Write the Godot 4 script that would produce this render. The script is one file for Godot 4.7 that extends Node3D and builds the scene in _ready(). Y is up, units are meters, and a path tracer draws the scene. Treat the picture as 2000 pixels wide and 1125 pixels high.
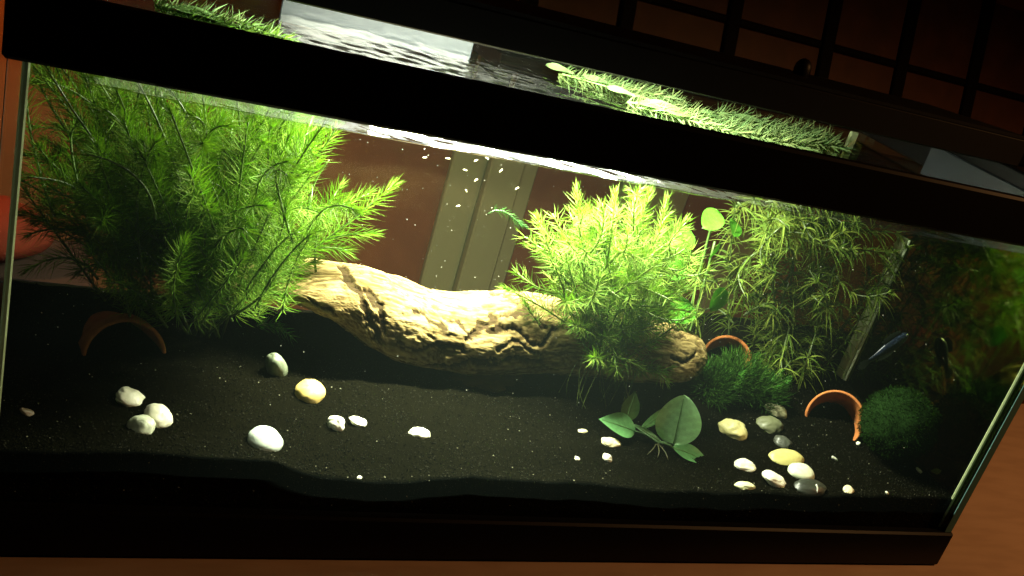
extends Node3D

# ------------------------------------------------------------------ numbers
const TANK_L := 0.768      # outer length
const TANK_D := 0.32       # outer depth
const TANK_H := 0.324      # outer height
const RIM := 0.034         # height of the black rims
const GLASS := 0.006
const WATER_Y := 0.2812

var rng := RandomNumberGenerator.new()
var M := {}
var noise_a := FastNoiseLite.new()
var noise_b := FastNoiseLite.new()
var noise_c := FastNoiseLite.new()
var taken := {}


func _ready() -> void:
	rng.seed = 7
	setup_noise()
	camera_and_light()
	materials()
	room()
	tank()
	water_and_sand()
	driftwood()
	pots()
	pebbles()
	left_hornwort()
	centre_hornwort()
	right_hornwort()
	broad_leaf_plant()
	round_leaf_plant()
	mosses()
	floating_plants()
	fish()
	small_things()


# ------------------------------------------------------------------ camera, light, exposure
func camera_and_light() -> void:
	var cam := Camera3D.new()
	cam.name = "camera"
	cam.projection = Camera3D.PROJECTION_FRUSTUM
	cam.near = 0.05
	cam.far = 40.0
	cam.size = 2.0 * 0.05 * 0.254465
	cam.frustum_offset = Vector2(-0.0030854, 0.113037) * 0.05
	var b := Basis(Vector3(0.8973, 0.2748, 0.3455), Vector3(-0.0645, 0.8559, -0.5132), Vector3(-0.4368, 0.4382, 0.7857)).orthonormalized()
	cam.transform = Transform3D(b, Vector3(-0.0045, 0.4445, 0.583))
	add_child(cam)
	cam.current = true

	var env := Environment.new()
	env.background_mode = Environment.BG_COLOR
	env.background_color = Color(0.0012, 0.0008, 0.0005).linear_to_srgb()
	env.tonemap_mode = Environment.TONE_MAPPER_LINEAR
	env.tonemap_exposure = 1.15
	env.sdfgi_enabled = true
	env.ssao_enabled = true
	env.ssil_enabled = true
	var we := WorldEnvironment.new()
	we.name = "world"
	we.environment = env
	add_child(we)

	# the flat black light hood that lies across the rims, open below, with a fluorescent tube in it
	var lamp := thing("aquarium_lamp", "flat black light hood lying across the tank's rims", "lamp", Vector3(0.0, TANK_H + 0.0015, 0.0))
	var hood_m := plain("hood_black", Color(0.004, 0.004, 0.004), 0.45)
	hood_m.metallic_specular = 0.3
	var st := begin()
	chamfer_box(st, Vector3(0.001, 0.0, -0.1115), Vector3(0.757, 0.022, -0.108), 0.001)
	chamfer_box(st, Vector3(0.001, 0.0, -0.235), Vector3(0.757, 0.012, -0.2315), 0.001)
	for x in [0.001, 0.7535]:
		chamfer_box(st, Vector3(x, 0.0002, -0.2313), Vector3(x + 0.0035, 0.0115, -0.1117), 0.0008)
	var lid := [Vector3(0.001, 0.0222, -0.108), Vector3(0.757, 0.0222, -0.108), Vector3(0.757, 0.0122, -0.235), Vector3(0.001, 0.0122, -0.235)]
	for q in 4:
		lid.append(lid[q] + Vector3(0, 0.0025, 0))
	for f in [[0, 1, 2, 3], [4, 5, 6, 7], [0, 1, 5, 4], [1, 2, 6, 5], [2, 3, 7, 6], [3, 0, 4, 7]]:
		st.set_smooth_group(-1)
		quad(st, lid[f[0]], lid[f[1]], lid[f[2]], lid[f[3]], Vector3(0.38, 0.0185, -0.17))
	commit("hood", st, hood_m, lamp)
	st = begin()
	chamfer_box(st, Vector3(0.06, 0.0005, -0.1145), Vector3(0.66, 0.0205, -0.1118), 0.0005)
	chamfer_box(st, Vector3(0.06, 0.0005, -0.2312), Vector3(0.66, 0.0112, -0.2290), 0.0005)
	var lin := [Vector3(0.06, 0.0216, -0.1146), Vector3(0.66, 0.0216, -0.1146), Vector3(0.66, 0.0124, -0.2288), Vector3(0.06, 0.0124, -0.2288)]
	for q in 4:
		lin.append(lin[q] - Vector3(0, 0.0012, 0))
	for f in [[0, 1, 2, 3], [4, 5, 6, 7], [0, 1, 5, 4], [1, 2, 6, 5], [2, 3, 7, 6], [3, 0, 4, 7]]:
		st.set_smooth_group(-1)
		quad(st, lin[f[0]], lin[f[1]], lin[f[2]], lin[f[3]], Vector3(0.36, 0.0165, -0.17))
	commit("reflector", st, plain("white_enamel", Color(0.85, 0.86, 0.88), 0.4), lamp)
	st = begin()
	tube(st, [Vector3(0.235, 0.0085, -0.175), Vector3(0.475, 0.0085, -0.175)], [0.0062, 0.0062], 16)
	var glow := plain("lamp_glow", Color(0.9, 0.9, 0.85), 0.5)
	glow.emission_enabled = true
	glow.emission = Color(0.97, 0.99, 0.95)
	glow.emission_energy_multiplier = 22.0
	commit("lamp_tube", st, glow, lamp)
	for x in [0.2275, 0.4753]:
		st = begin()
		chamfer_box(st, Vector3(x, 0.001, -0.183), Vector3(x + 0.007, 0.0155, -0.167), 0.001)
		commit("tube_holder", st, plain("holder_white", Color(0.5, 0.5, 0.48), 0.5), lamp)
	st = begin()
	ellipsoid(st, Vector3(0.578, 0.0225, -0.19), Vector3(0.007, 0.009, 0.007), 16, 10)
	commit("knob", st, hood_m, lamp)
	var area := AreaLight3D.new()
	area.name = "lamp_light"
	area.area_size = Vector2(0.235, 0.0124)
	area.area_normalize_energy = true
	area.light_energy = 1.15
	area.light_color = Color(0.98, 1.0, 0.88)
	area.shadow_enabled = true
	area.transform = Transform3D(Basis(Vector3(1, 0, 0), Vector3(0, 0, -1), Vector3(0, 1, 0)), Vector3(0.355, 0.0016, -0.175))
	lamp.add_child(area)

	# a warm wall lamp to the left behind the tank, its bulb behind a metal plate, washes the wall
	var rl := thing("wall_lamp", "small warm wall lamp with a metal plate before its bulb", "lamp", Vector3(-0.15, 0.17, -0.80))
	st = begin()
	chamfer_box(st, Vector3(-0.03, -0.05, -0.0495), Vector3(0.03, 0.05, -0.042), 0.002)
	tube(st, [Vector3(0, -0.035, -0.042), Vector3(0, -0.035, 0.03)], [0.004, 0.004], 10)
	commit("bracket", st, plain("brass_bracket", Color(0.3, 0.2, 0.1), 0.4), rl)
	st = begin()
	chamfer_box(st, Vector3(-0.085, -0.075, 0.03), Vector3(0.085, 0.075, 0.033), 0.001)
	commit("front_plate", st, plain("brass_plate", Color(0.25, 0.16, 0.08), 0.5), rl)
	st = begin()
	ellipsoid(st, Vector3.ZERO, Vector3(0.018, 0.022, 0.018), 16, 10)
	var wg := plain("warm_bulb", Color(0.9, 0.7, 0.45), 0.6)
	wg.emission_enabled = true
	wg.emission = Color(1.0, 0.66, 0.36)
	wg.emission_energy_multiplier = 6.0
	commit("bulb", st, wg, rl)
	var om := OmniLight3D.new()
	om.name = "bulb_light"
	om.light_color = Color(1.0, 0.66, 0.38)
	om.light_energy = 0.075
	om.light_size = 0.015
	om.omni_range = 6.0
	om.omni_attenuation = 2.0
	om.shadow_enabled = true
	rl.add_child(om)

	# a floor lamp with an opaque shade off to the right lights the table top
	var dl := thing("floor_lamp", "floor lamp with an opaque shade standing off to the right", "lamp", Vector3(1.25, 0.0, 0.22))
	st = begin()
	tube(st, [Vector3(0.1, -0.75, 0), Vector3(0.1, -0.738, 0), Vector3(0.1, -0.734, 0), Vector3(0.1, 0.72, 0), Vector3(0.0, 0.765, 0)], [0.12, 0.12, 0.008, 0.006, 0.006], 20)
	commit("stand", st, plain("desk_lamp_stand", Color(0.05, 0.05, 0.05), 0.4), dl)
	st = begin()
	for r in [[0.030, 0.765, 0.078, 0.682], [0.028, 0.763, 0.076, 0.682]]:
		for k in 32:
			var a := TAU * k / 32
			var b2 := TAU * (k + 1) / 32
			quad(st, Vector3(cos(a) * r[0], r[1], sin(a) * r[0]), Vector3(cos(b2) * r[0], r[1], sin(b2) * r[0]), Vector3(cos(b2) * r[2], r[3], sin(b2) * r[2]), Vector3(cos(a) * r[2], r[3], sin(a) * r[2]), Vector3(0, 0.4, 0))
	tube(st, [Vector3(0, 0.764, 0), Vector3(0, 0.767, 0)], [0.0305, 0.0305], 24)
	commit("shade", st, plain("desk_lamp_shade", Color(0.05, 0.05, 0.05), 0.5), dl)
	st = begin()
	ellipsoid(st, Vector3(0, 0.703, 0), Vector3(0.022, 0.026, 0.022), 16, 10)
	commit("bulb", st, wg, dl)
	var sp := SpotLight3D.new()
	sp.name = "bulb_light"
	sp.light_color = Color(1.0, 0.72, 0.44)
	sp.light_energy = 0.28
	sp.light_size = 0.02
	sp.spot_angle = 78.0
	sp.spot_angle_attenuation = 0.4
	sp.spot_range = 5.0
	sp.spot_attenuation = 2.0
	sp.shadow_enabled = true
	sp.transform = Transform3D(Basis(Vector3(1, 0, 0), Vector3(0, 0, -1), Vector3(0, 1, 0)), Vector3(0, 0.703, 0))
	dl.add_child(sp)


# ------------------------------------------------------------------ helpers
func setup_noise() -> void:
	noise_a.seed = 3
	noise_a.frequency = 1.0
	noise_a.fractal_octaves = 4
	noise_b.seed = 11
	noise_b.frequency = 1.0
	noise_b.fractal_octaves = 3
	noise_c.seed = 29
	noise_c.frequency = 1.0
	noise_c.noise_type = FastNoiseLite.TYPE_CELLULAR


func numbered(called: String) -> String:
	var n: int = taken.get(called, 0)
	taken[called] = n + 1
	return called if n == 0 else "%s_%03d" % [called, n]


func thing(called: String, label: String, category: String, at := Vector3.ZERO, group := "") -> Node3D:
	var o := Node3D.new()
	o.name = numbered(called)
	o.position = at
	add_child(o, true)
	tag(o, label, category, group)
	return o


func tag(o: Node, label: String, category: String, group := "") -> void:
	o.set_meta("label", label)
	o.set_meta("category", category)
	if group != "":
		o.set_meta("group", group)


func part(called: String, mesh: Mesh, m: Material, parent: Node = null) -> MeshInstance3D:
	var o := MeshInstance3D.new()
	if parent == null:
		o.name = numbered(called)
		add_child(o, true)
	else:
		var n := 0
		var wanted := called
		while parent.has_node(NodePath(wanted)):
			n += 1
			wanted = "%s_%03d" % [called, n]
		o.name = wanted
		parent.add_child(o, true)
	o.mesh = mesh
	o.material_override = m
	return o


func begin() -> SurfaceTool:
	var st := SurfaceTool.new()
	st.begin(Mesh.PRIMITIVE_TRIANGLES)
	return st


func commit(called: String, st: SurfaceTool, m: Material, parent: Node = null, kind := "") -> MeshInstance3D:
	st.generate_normals()
	var o := part(called, st.commit(), m, parent)
	if kind != "":
		o.set_meta("kind", kind)
	return o


func plain(called: String, c: Color, rough := 0.6, metal := 0.0) -> StandardMaterial3D:
	var m := StandardMaterial3D.new()
	m.resource_name = called
	m.albedo_color = c.linear_to_srgb()
	m.roughness = rough
	m.metallic = metal
	m.cull_mode = BaseMaterial3D.CULL_DISABLED
	return m


func leaf_material(called: String, c: Color, back: float, rough := 0.45) -> StandardMaterial3D:
	var m := plain(called, c, rough)
	m.vertex_color_use_as_albedo = true
	m.backlight_enabled = true
	m.backlight = Color(back * 0.75, back, back * 0.3).linear_to_srgb()
	return m


func noise_texture(freq: float, seed_n: int, dark: Color, light: Color, octaves := 4, size := 512, stops := [0.0, 1.0]) -> NoiseTexture2D:
	var n := FastNoiseLite.new()
	n.seed = seed_n
	n.frequency = freq
	n.fractal_octaves = octaves
	var t := NoiseTexture2D.new()
	t.width = size
	t.height = size
	t.seamless = true
	t.noise = n
	var g := Gradient.new()
	g.offsets = PackedFloat32Array(stops)
	g.colors = PackedColorArray([dark.linear_to_srgb(), light.linear_to_srgb()])
	t.color_ramp = g
	return t


func quad(st: SurfaceTool, a: Vector3, b: Vector3, c: Vector3, d: Vector3, from_centre: Vector3) -> void:
	# two triangles whose front looks away from from_centre
	tri(st, a, b, c, from_centre)
	tri(st, a, c, d, from_centre)


func tri(st: SurfaceTool, a: Vector3, b: Vector3, c: Vector3, from_centre: Vector3) -> void:
	var n := (a - c).cross(a - b)
	if n.dot((a + b + c) / 3.0 - from_centre) < 0.0:
		var k := b
		b = c
		c = k
	st.add_vertex(a)
	st.add_vertex(b)
	st.add_vertex(c)


func chamfer_box(st: SurfaceTool, lo: Vector3, hi: Vector3, ch: float) -> void:
	st.set_smooth_group(-1)
	var c := (lo + hi) * 0.5
	var h := (hi - lo) * 0.5
	var k := minf(ch, minf(h.x, minf(h.y, h.z)) * 0.9)
	for ax in 3:
		var u := (ax + 1) % 3
		var v := (ax + 2) % 3
		for s in [-1.0, 1.0]:
			var p := []
			for q in [[-1, -1], [1, -1], [1, 1], [-1, 1]]:
				var w := Vector3.ZERO
				w[ax] = s * h[ax]
				w[u] = q[0] * (h[u] - k)
				w[v] = q[1] * (h[v] - k)
				p.append(c + w)
			quad(st, p[0], p[1], p[2], p[3], c)
		# edges along this axis
		for su in [-1.0, 1.0]:
			for sv in [-1.0, 1.0]:
				var e := []
				for t in [-1.0, 1.0]:
					var w1 := Vector3.ZERO
					w1[ax] = t * (h[ax] - k)
					w1[u] = su * h[u]
					w1[v] = sv * (h[v] - k)
					var w2 := w1
					w2[u] = su * (h[u] - k)
					w2[v] = sv * h[v]
					e.append(c + w1)
					e.append(c + w2)
				quad(st, e[0], e[1], e[3], e[2], c)
	for sx in [-1.0, 1.0]:
		for sy in [-1.0, 1.0]:
			for sz in [-1.0, 1.0]:
				tri(st, c + Vector3(sx * h.x, sy * (h.y - k), sz * (h.z - k)), c + Vector3(sx * (h.x - k), sy * h.y, sz * (h.z - k)), c + Vector3(sx * (h.x - k), sy * (h.y - k), sz * h.z), c)
	st.set_smooth_group(0)


func tube(st: SurfaceTool, pts: Array, radii: Array, sides: int, cap := true) -> void:
	var rings := []
	var up := Vector3(0.31, 0.17, 0.93)
	for i in pts.size():
		var d: Vector3 = (pts[mini(i + 1, pts.size() - 1)] - pts[maxi(i - 1, 0)]).normalized()
		var x := up.cross(d).normalized()
		var y := d.cross(x)
		up = y.cross(d) * -1.0 if false else up
		var ring := []
		for k in sides:
			var a := TAU * k / sides
			ring.append(pts[i] + (x * cos(a) + y * sin(a)) * radii[i])
		rings.append(ring)
	for i in pts.size() - 1:
		var c: Vector3 = (pts[i] + pts[i + 1]) * 0.5
		for k in sides:
			var l := (k + 1) % sides
			quad(st, rings[i][k], rings[i][l], rings[i + 1][l], rings[i + 1][k], c)
	if cap:
		for e in [0, pts.size() - 1]:
			var inner: Vector3 = pts[1] if e == 0 else pts[e - 1]
			for k in sides:
				tri(st, pts[e], rings[e][k], rings[e][(k + 1) % sides], inner)


func ellipsoid(st: SurfaceTool, c: Vector3, r: Vector3, seg: int, rings: int, bump := 0.0, freq := 1.0, off := 0.0) -> void:
	var g := []
	for i in rings + 1:
		var row := []
		var ph := PI * i / rings
		for k in seg:
			var a := TAU * k / seg
			var d := Vector3(sin(ph) * cos(a), cos(ph), sin(ph) * sin(a))
			var s := 1.0 + bump * noise_a.get_noise_3dv(d * freq + Vector3(off, off * 0.7, -off))
			row.append(c + d * r * s)
		g.append(row)
	for i in rings:
		for k in seg:
			var l := (k + 1) % seg
			if i > 0:
				tri(st, g[i][k], g[i][l], g[i + 1][l], c)
			if i < rings - 1:
				tri(st, g[i][k], g[i + 1][l], g[i + 1][k], c)
			elif i == rings - 1 and rings == 1:
				pass


func path(a: Vector3, b: Vector3, bow: Vector3, n: int) -> Array:
	var ctrl := (a + b) * 0.5 + bow
	var out := []
	for i in n:
		var t := float(i) / (n - 1)
		out.append(a * (1 - t) * (1 - t) + ctrl * 2.0 * t * (1 - t) + b * t * t)
	return out


func jitter(s: float) -> Vector3:
	return Vector3(rng.randf_range(-s, s), rng.randf_range(-s, s), rng.randf_range(-s, s))


func inside(p: Vector3) -> Vector3:
	# keeps a point within the glass and under the water
	return Vector3(clampf(p.x, 0.0105, 0.7575), clampf(p.y, 0.03, WATER_Y - 0.0015), clampf(p.z, -0.3095, -0.0105))


func blade(st: SurfaceTool, at: Vector3, d: Vector3, side: Vector3, length: float, w: float, bend: Vector3, clip: bool, steps := 2) -> void:
	# a thin leaf that tapers to a point and curves along bend
	var l0 := at
	var r0 := at
	for i in steps:
		var t := float(i + 1) / steps
		var m := at + d * length * t + bend * length * 0.42 * t * t
		var ww := w * (1.0 - t) * 1.6 if i < steps - 1 else 0.0
		var l := m + side * ww
		var r := m - side * ww
		if clip:
			l = inside(l)
			r = inside(r)
		if i > 0:
			st.add_vertex(l0)
			st.add_vertex(l)
			st.add_vertex(r0)
		if i < steps - 1:
			st.add_vertex(r0)
			st.add_vertex(l)
			st.add_vertex(r)
		l0 = l
		r0 = r


func whorl_stem(plant: Node3D, pts: Array, o: Dictionary) -> void:
	# one stem: a thin stalk that carries whorls of needle leaves
	var n := pts.size()
	var radii := []
	for i in n:
		radii.append(lerpf(o.r, o.r * 0.5, float(i) / (n - 1)))
	var st := begin()
	st.set_color(o.stalk)
	tube(st, pts, radii, 5)
	var stem := commit("stem", st, M.stalk, plant)
	st = begin()
	st.set_smooth_group(-1)
	var walked := 0.0
	var nxt: float = o.bare
	var total := 0.0
	for i in n - 1:
		total += pts[i].distance_to(pts[i + 1])
	var clip: bool = o.get("clip", true)
	var spin := rng.randf() * TAU
	for i in n - 1:
		var a: Vector3 = pts[i]
		var b: Vector3 = pts[i + 1]
		var seg := a.distance_to(b)
		while nxt <= walked + seg:
			var t := (nxt - walked) / seg
			var p := a.lerp(b, t)
			var d := (b - a).normalized()
			var x := d.cross(Vector3(0.4, 0.2, 0.9)).normalized()
			var y := d.cross(x)
			var frac := nxt / total
			var close := clampf((frac - 0.86) / 0.14, 0.0, 1.0)     # the whorls close up at the growing tip
			spin += 0.7
			var count: int = o.n + rng.randi_range(-1, 1)
			for k in count:
				var ang := spin + TAU * k / count + rng.randf_range(-0.25, 0.25)
				var rad := x * cos(ang) + y * sin(ang)
				var open: float = lerpf(o.open, 0.35, close) * rng.randf_range(0.8, 1.15)
				var dir := (d * cos(open) + rad * sin(open)).normalized()
				var sd := dir.cross(d).normalized() if rng.randf() < 0.7 else dir.cross(rad + d * 0.3 + jitter(0.3)).normalized()
				var ln: float = o.len * rng.randf_range(0.7, 1.15) * lerpf(1.0, 0.62, close)
				var g: float = rng.randf_range(0.75, 1.3)
				var col: Color = o.col
				st.set_color(Color(col.r * g * rng.randf_range(0.85, 1.2), col.g * g, col.b * g))
				blade(st, p, dir, sd, ln, o.w, d * o.curl + Vector3(0, o.get("sag", -0.15), 0) + jitter(o.get("mess", 0.25)), clip, o.get("steps", 3))
			nxt += o.gap * rng.randf_range(0.8, 1.2) * lerpf(1.0, 0.45, close)
		walked += seg
	var f := commit("foliage", st, o.mat, stem)
	f.set_meta("kind", "stuff")


# ------------------------------------------------------------------ materials
func materials() -> void:
	M.rim = plain("black_plastic", Color(0.004, 0.004, 0.004), 0.38)
	M.rim.metallic_specular = 0.3
	var glass := plain("clear_glass", Color(0.55, 0.75, 0.68), 0.04)
	glass.albedo_color.a = 0.0006
	glass.transparency = BaseMaterial3D.TRANSPARENCY_ALPHA
	M.glass = glass
	var wet := glass.duplicate() as StandardMaterial3D
	wet.resource_name = "wet_glass"
	wet.metallic_specular = 0.16
	M.wet_glass = wet
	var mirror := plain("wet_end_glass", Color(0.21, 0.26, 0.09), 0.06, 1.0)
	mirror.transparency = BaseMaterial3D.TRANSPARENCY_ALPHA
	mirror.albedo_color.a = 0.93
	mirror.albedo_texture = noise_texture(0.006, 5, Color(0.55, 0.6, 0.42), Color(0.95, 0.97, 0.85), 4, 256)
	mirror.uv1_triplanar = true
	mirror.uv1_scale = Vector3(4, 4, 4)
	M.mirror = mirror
	M.edge = plain("polished_glass_edge", Color(0.10, 0.2, 0.19), 0.15)
	M.seal = plain("clear_silicone", Color(0.40, 0.47, 0.25), 0.3)
	M.stalk = leaf_material("stalk", Color(1, 1, 1), 0.2)
	M.needle = leaf_material("needle_leaf", Color(1, 1, 1), 0.7, 0.45)
	M.needle.metallic_specular = 0.12
	M.moss = leaf_material("moss_thread", Color(1, 1, 1), 0.06, 0.9)
	M.moss.metallic_specular = 0.0
	M.leaf = leaf_material("soft_leaf", Color(1, 1, 1), 0.5, 0.35)
	M.broad = leaf_material("waxy_leaf", Color(1, 1, 1), 0.55, 0.35)
	M.broad.metallic_specular = 0.2
	M.leaf.metallic_specular = 0.25


# ------------------------------------------------------------------ the room round the tank
func room() -> void:
	var wall_m := plain("red_brown_paint", Color(0.14, 0.048, 0.014), 0.8)
	wall_m.metallic_specular = 0.2
	wall_m.albedo_texture = noise_texture(0.02, 21, Color(0.8, 0.8, 0.8), Color(1, 1, 1), 4, 256)
	wall_m.uv1_triplanar = true
	wall_m.uv1_scale = Vector3(3, 3, 3)
	var st := begin()
	chamfer_box(st, Vector3(-1.6, -0.76, -0.93), Vector3(2.8, 1.7, -0.85), 0.002)
	commit("wall", st, wall_m, null, "structure")
	st = begin()
	chamfer_box(st, Vector3(-1.6, -0.80, -0.85), Vector3(2.8, -0.76, 1.2), 0.002)
	commit("floor", st, plain("floor_boards", Color(0.08, 0.05, 0.03), 0.6), null, "structure")

	# the wooden table
	var wood := plain("varnished_wood", Color(0.46, 0.31, 0.22), 0.38)
	var grain := NoiseTexture2D.new()
	grain.width = 512
	grain.height = 512
	grain.seamless = true
	var gn := FastNoiseLite.new()
	gn.seed = 8
	gn.frequency = 0.012
	gn.fractal_octaves = 5
	gn.domain_warp_enabled = true
	gn.domain_warp_amplitude = 18.0
	grain.noise = gn
	var gg := Gradient.new()
	gg.offsets = PackedFloat32Array([0.25, 0.5, 0.75])
	gg.colors = PackedColorArray([Color(0.95, 0.945, 0.94), Color(0.98, 0.978, 0.975), Color(1, 1, 1)])
	grain.color_ramp = gg
	wood.albedo_texture = grain
	wood.uv1_triplanar = true
	wood.uv1_scale = Vector3(2.0, 9.0, 9.0)
	var table := thing("wooden_table", "brown varnished wooden table under the tank", "table", Vector3(0.4, -0.032, 0.0))
	st = begin()
	chamfer_box(st, Vector3(-1.3, 0.0, -0.345), Vector3(1.1, 0.0315, 0.024), 0.002)
	commit("table_top", st, wood, table)

	# pale boards of the casing on the wall behind the tank
	var pale := plain("pale_painted_wood", Color(0.18, 0.165, 0.07), 0.7)
	pale.metallic_specular = 0.25
	var spec := [
		["wide pale casing board on the wall behind the driftwood", 0.571, 0.6215, -0.838],
		["narrow pale batten standing proud beside the wide casing board", 0.622, 0.672, -0.825],
		["pale board to the right of the proud batten", 0.6725, 0.700, -0.840],
		["pale board behind the bright bushy hornwort", 0.84, 0.955, -0.838],
		["pale board behind the round leaves", 1.05, 1.11, -0.838],
	]
	for s in spec:
		st = begin()
		chamfer_box(st, Vector3(s[1], -0.7595, -0.8498), Vector3(s[2], 0.188, s[3]), 0.002)
		var o := commit("casing_board", st, pale)
		tag(o, s[0], "board", "pale boards behind the tank")

	var shelf := thing("wall_shelf", "narrow dark shelf on the wall under the lattice", "shelf", Vector3(0.56, 0.19, -0.849))
	st = begin()
	chamfer_box(st, Vector3(0.0, 0.0, 0.0), Vector3(1.3, 0.022, 0.10), 0.002)
	commit("board", st, plain("shelf_board", Color(0.03, 0.02, 0.012), 0.6), shelf)

	# lattice leaning back on the ledge: brown panels between black bars
	var lat := thing("lattice_screen", "dark lattice of black bars over brown panels above the tank", "screen", Vector3(0.60, 0.2135, -0.780))
	lat.rotation.x = -0.3146
	var panel_m := plain("brown_panel", Color(0.075, 0.022, 0.007), 0.6)
	panel_m.albedo_texture = noise_texture(0.015, 31, Color(0.55, 0.5, 0.45), Color(1, 1, 1), 5, 256)
	panel_m.uv1_triplanar = true
	panel_m.uv1_scale = Vector3(5, 5, 5)
	var bar_m := plain("black_bar", Color(0.006, 0.005, 0.004), 0.6)
	bar_m.metallic_specular = 0.15
	var xs := [0.0, 0.14, 0.305, 0.471, 0.613, 0.757, 0.90, 1.04]
	for i in xs.size() - 1:
		for row in [[0.0, 0.096], [0.1062, 0.50]]:
			st = begin()
			chamfer_box(st, Vector3(xs[i] + 0.0105, row[0], -0.004), Vector3(xs[i + 1] - 0.0105, row[1], 0.0), 0.001)
			commit("panel", st, panel_m, lat)
	for x in xs:
		st = begin()
		chamfer_box(st, Vector3(x - 0.0105, 0.0, -0.007), Vector3(x + 0.0105, 0.50, 0.007), 0.002)
		commit("bar", st, bar_m, lat)
	for i in xs.size() - 1:
		st = begin()
		chamfer_box(st, Vector3(xs[i] + 0.0106, 0.0963, -0.005), Vector3(xs[i + 1] - 0.0106, 0.1060, 0.004), 0.002)
		commit("crossbar", st, bar_m, lat)

	# a red cushion on a dark bench low behind the left end
	var bench := thing("bench", "dark bench board behind the tank's left end", "bench", Vector3(-0.3, -0.165, -0.849))
	st = begin()
	chamfer_box(st, Vector3(0.0, 0.0, 0.0), Vector3(0.42, 0.018, 0.16), 0.003)
	commit("seat", st, plain("bench_wood", Color(0.03, 0.016, 0.01), 0.6), bench)
	for x in [0.01, 0.37]:
		st = begin()
		chamfer_box(st, Vector3(x, -0.595, 0.02), Vector3(x + 0.04, -0.0005, 0.14), 0.003)
		commit("leg", st, plain("bench_leg", Color(0.03, 0.016, 0.01), 0.6), bench)
	st = begin()
	ellipsoid(st, Vector3.ZERO, Vector3(0.085, 0.036, 0.055), 40, 24, 0.06, 1.5, 2.0)
	var red := plain("red_cloth", Color(0.13, 0.022, 0.010), 0.9)
	red.metallic_specular = 0.1
	var cushion := commit("cushion", st, red)
	cushion.position = Vector3(-0.008, -0.112, -0.775)
	tag(cushion, "rounded red cushion on the dark bench behind the left end", "cushion")


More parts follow.
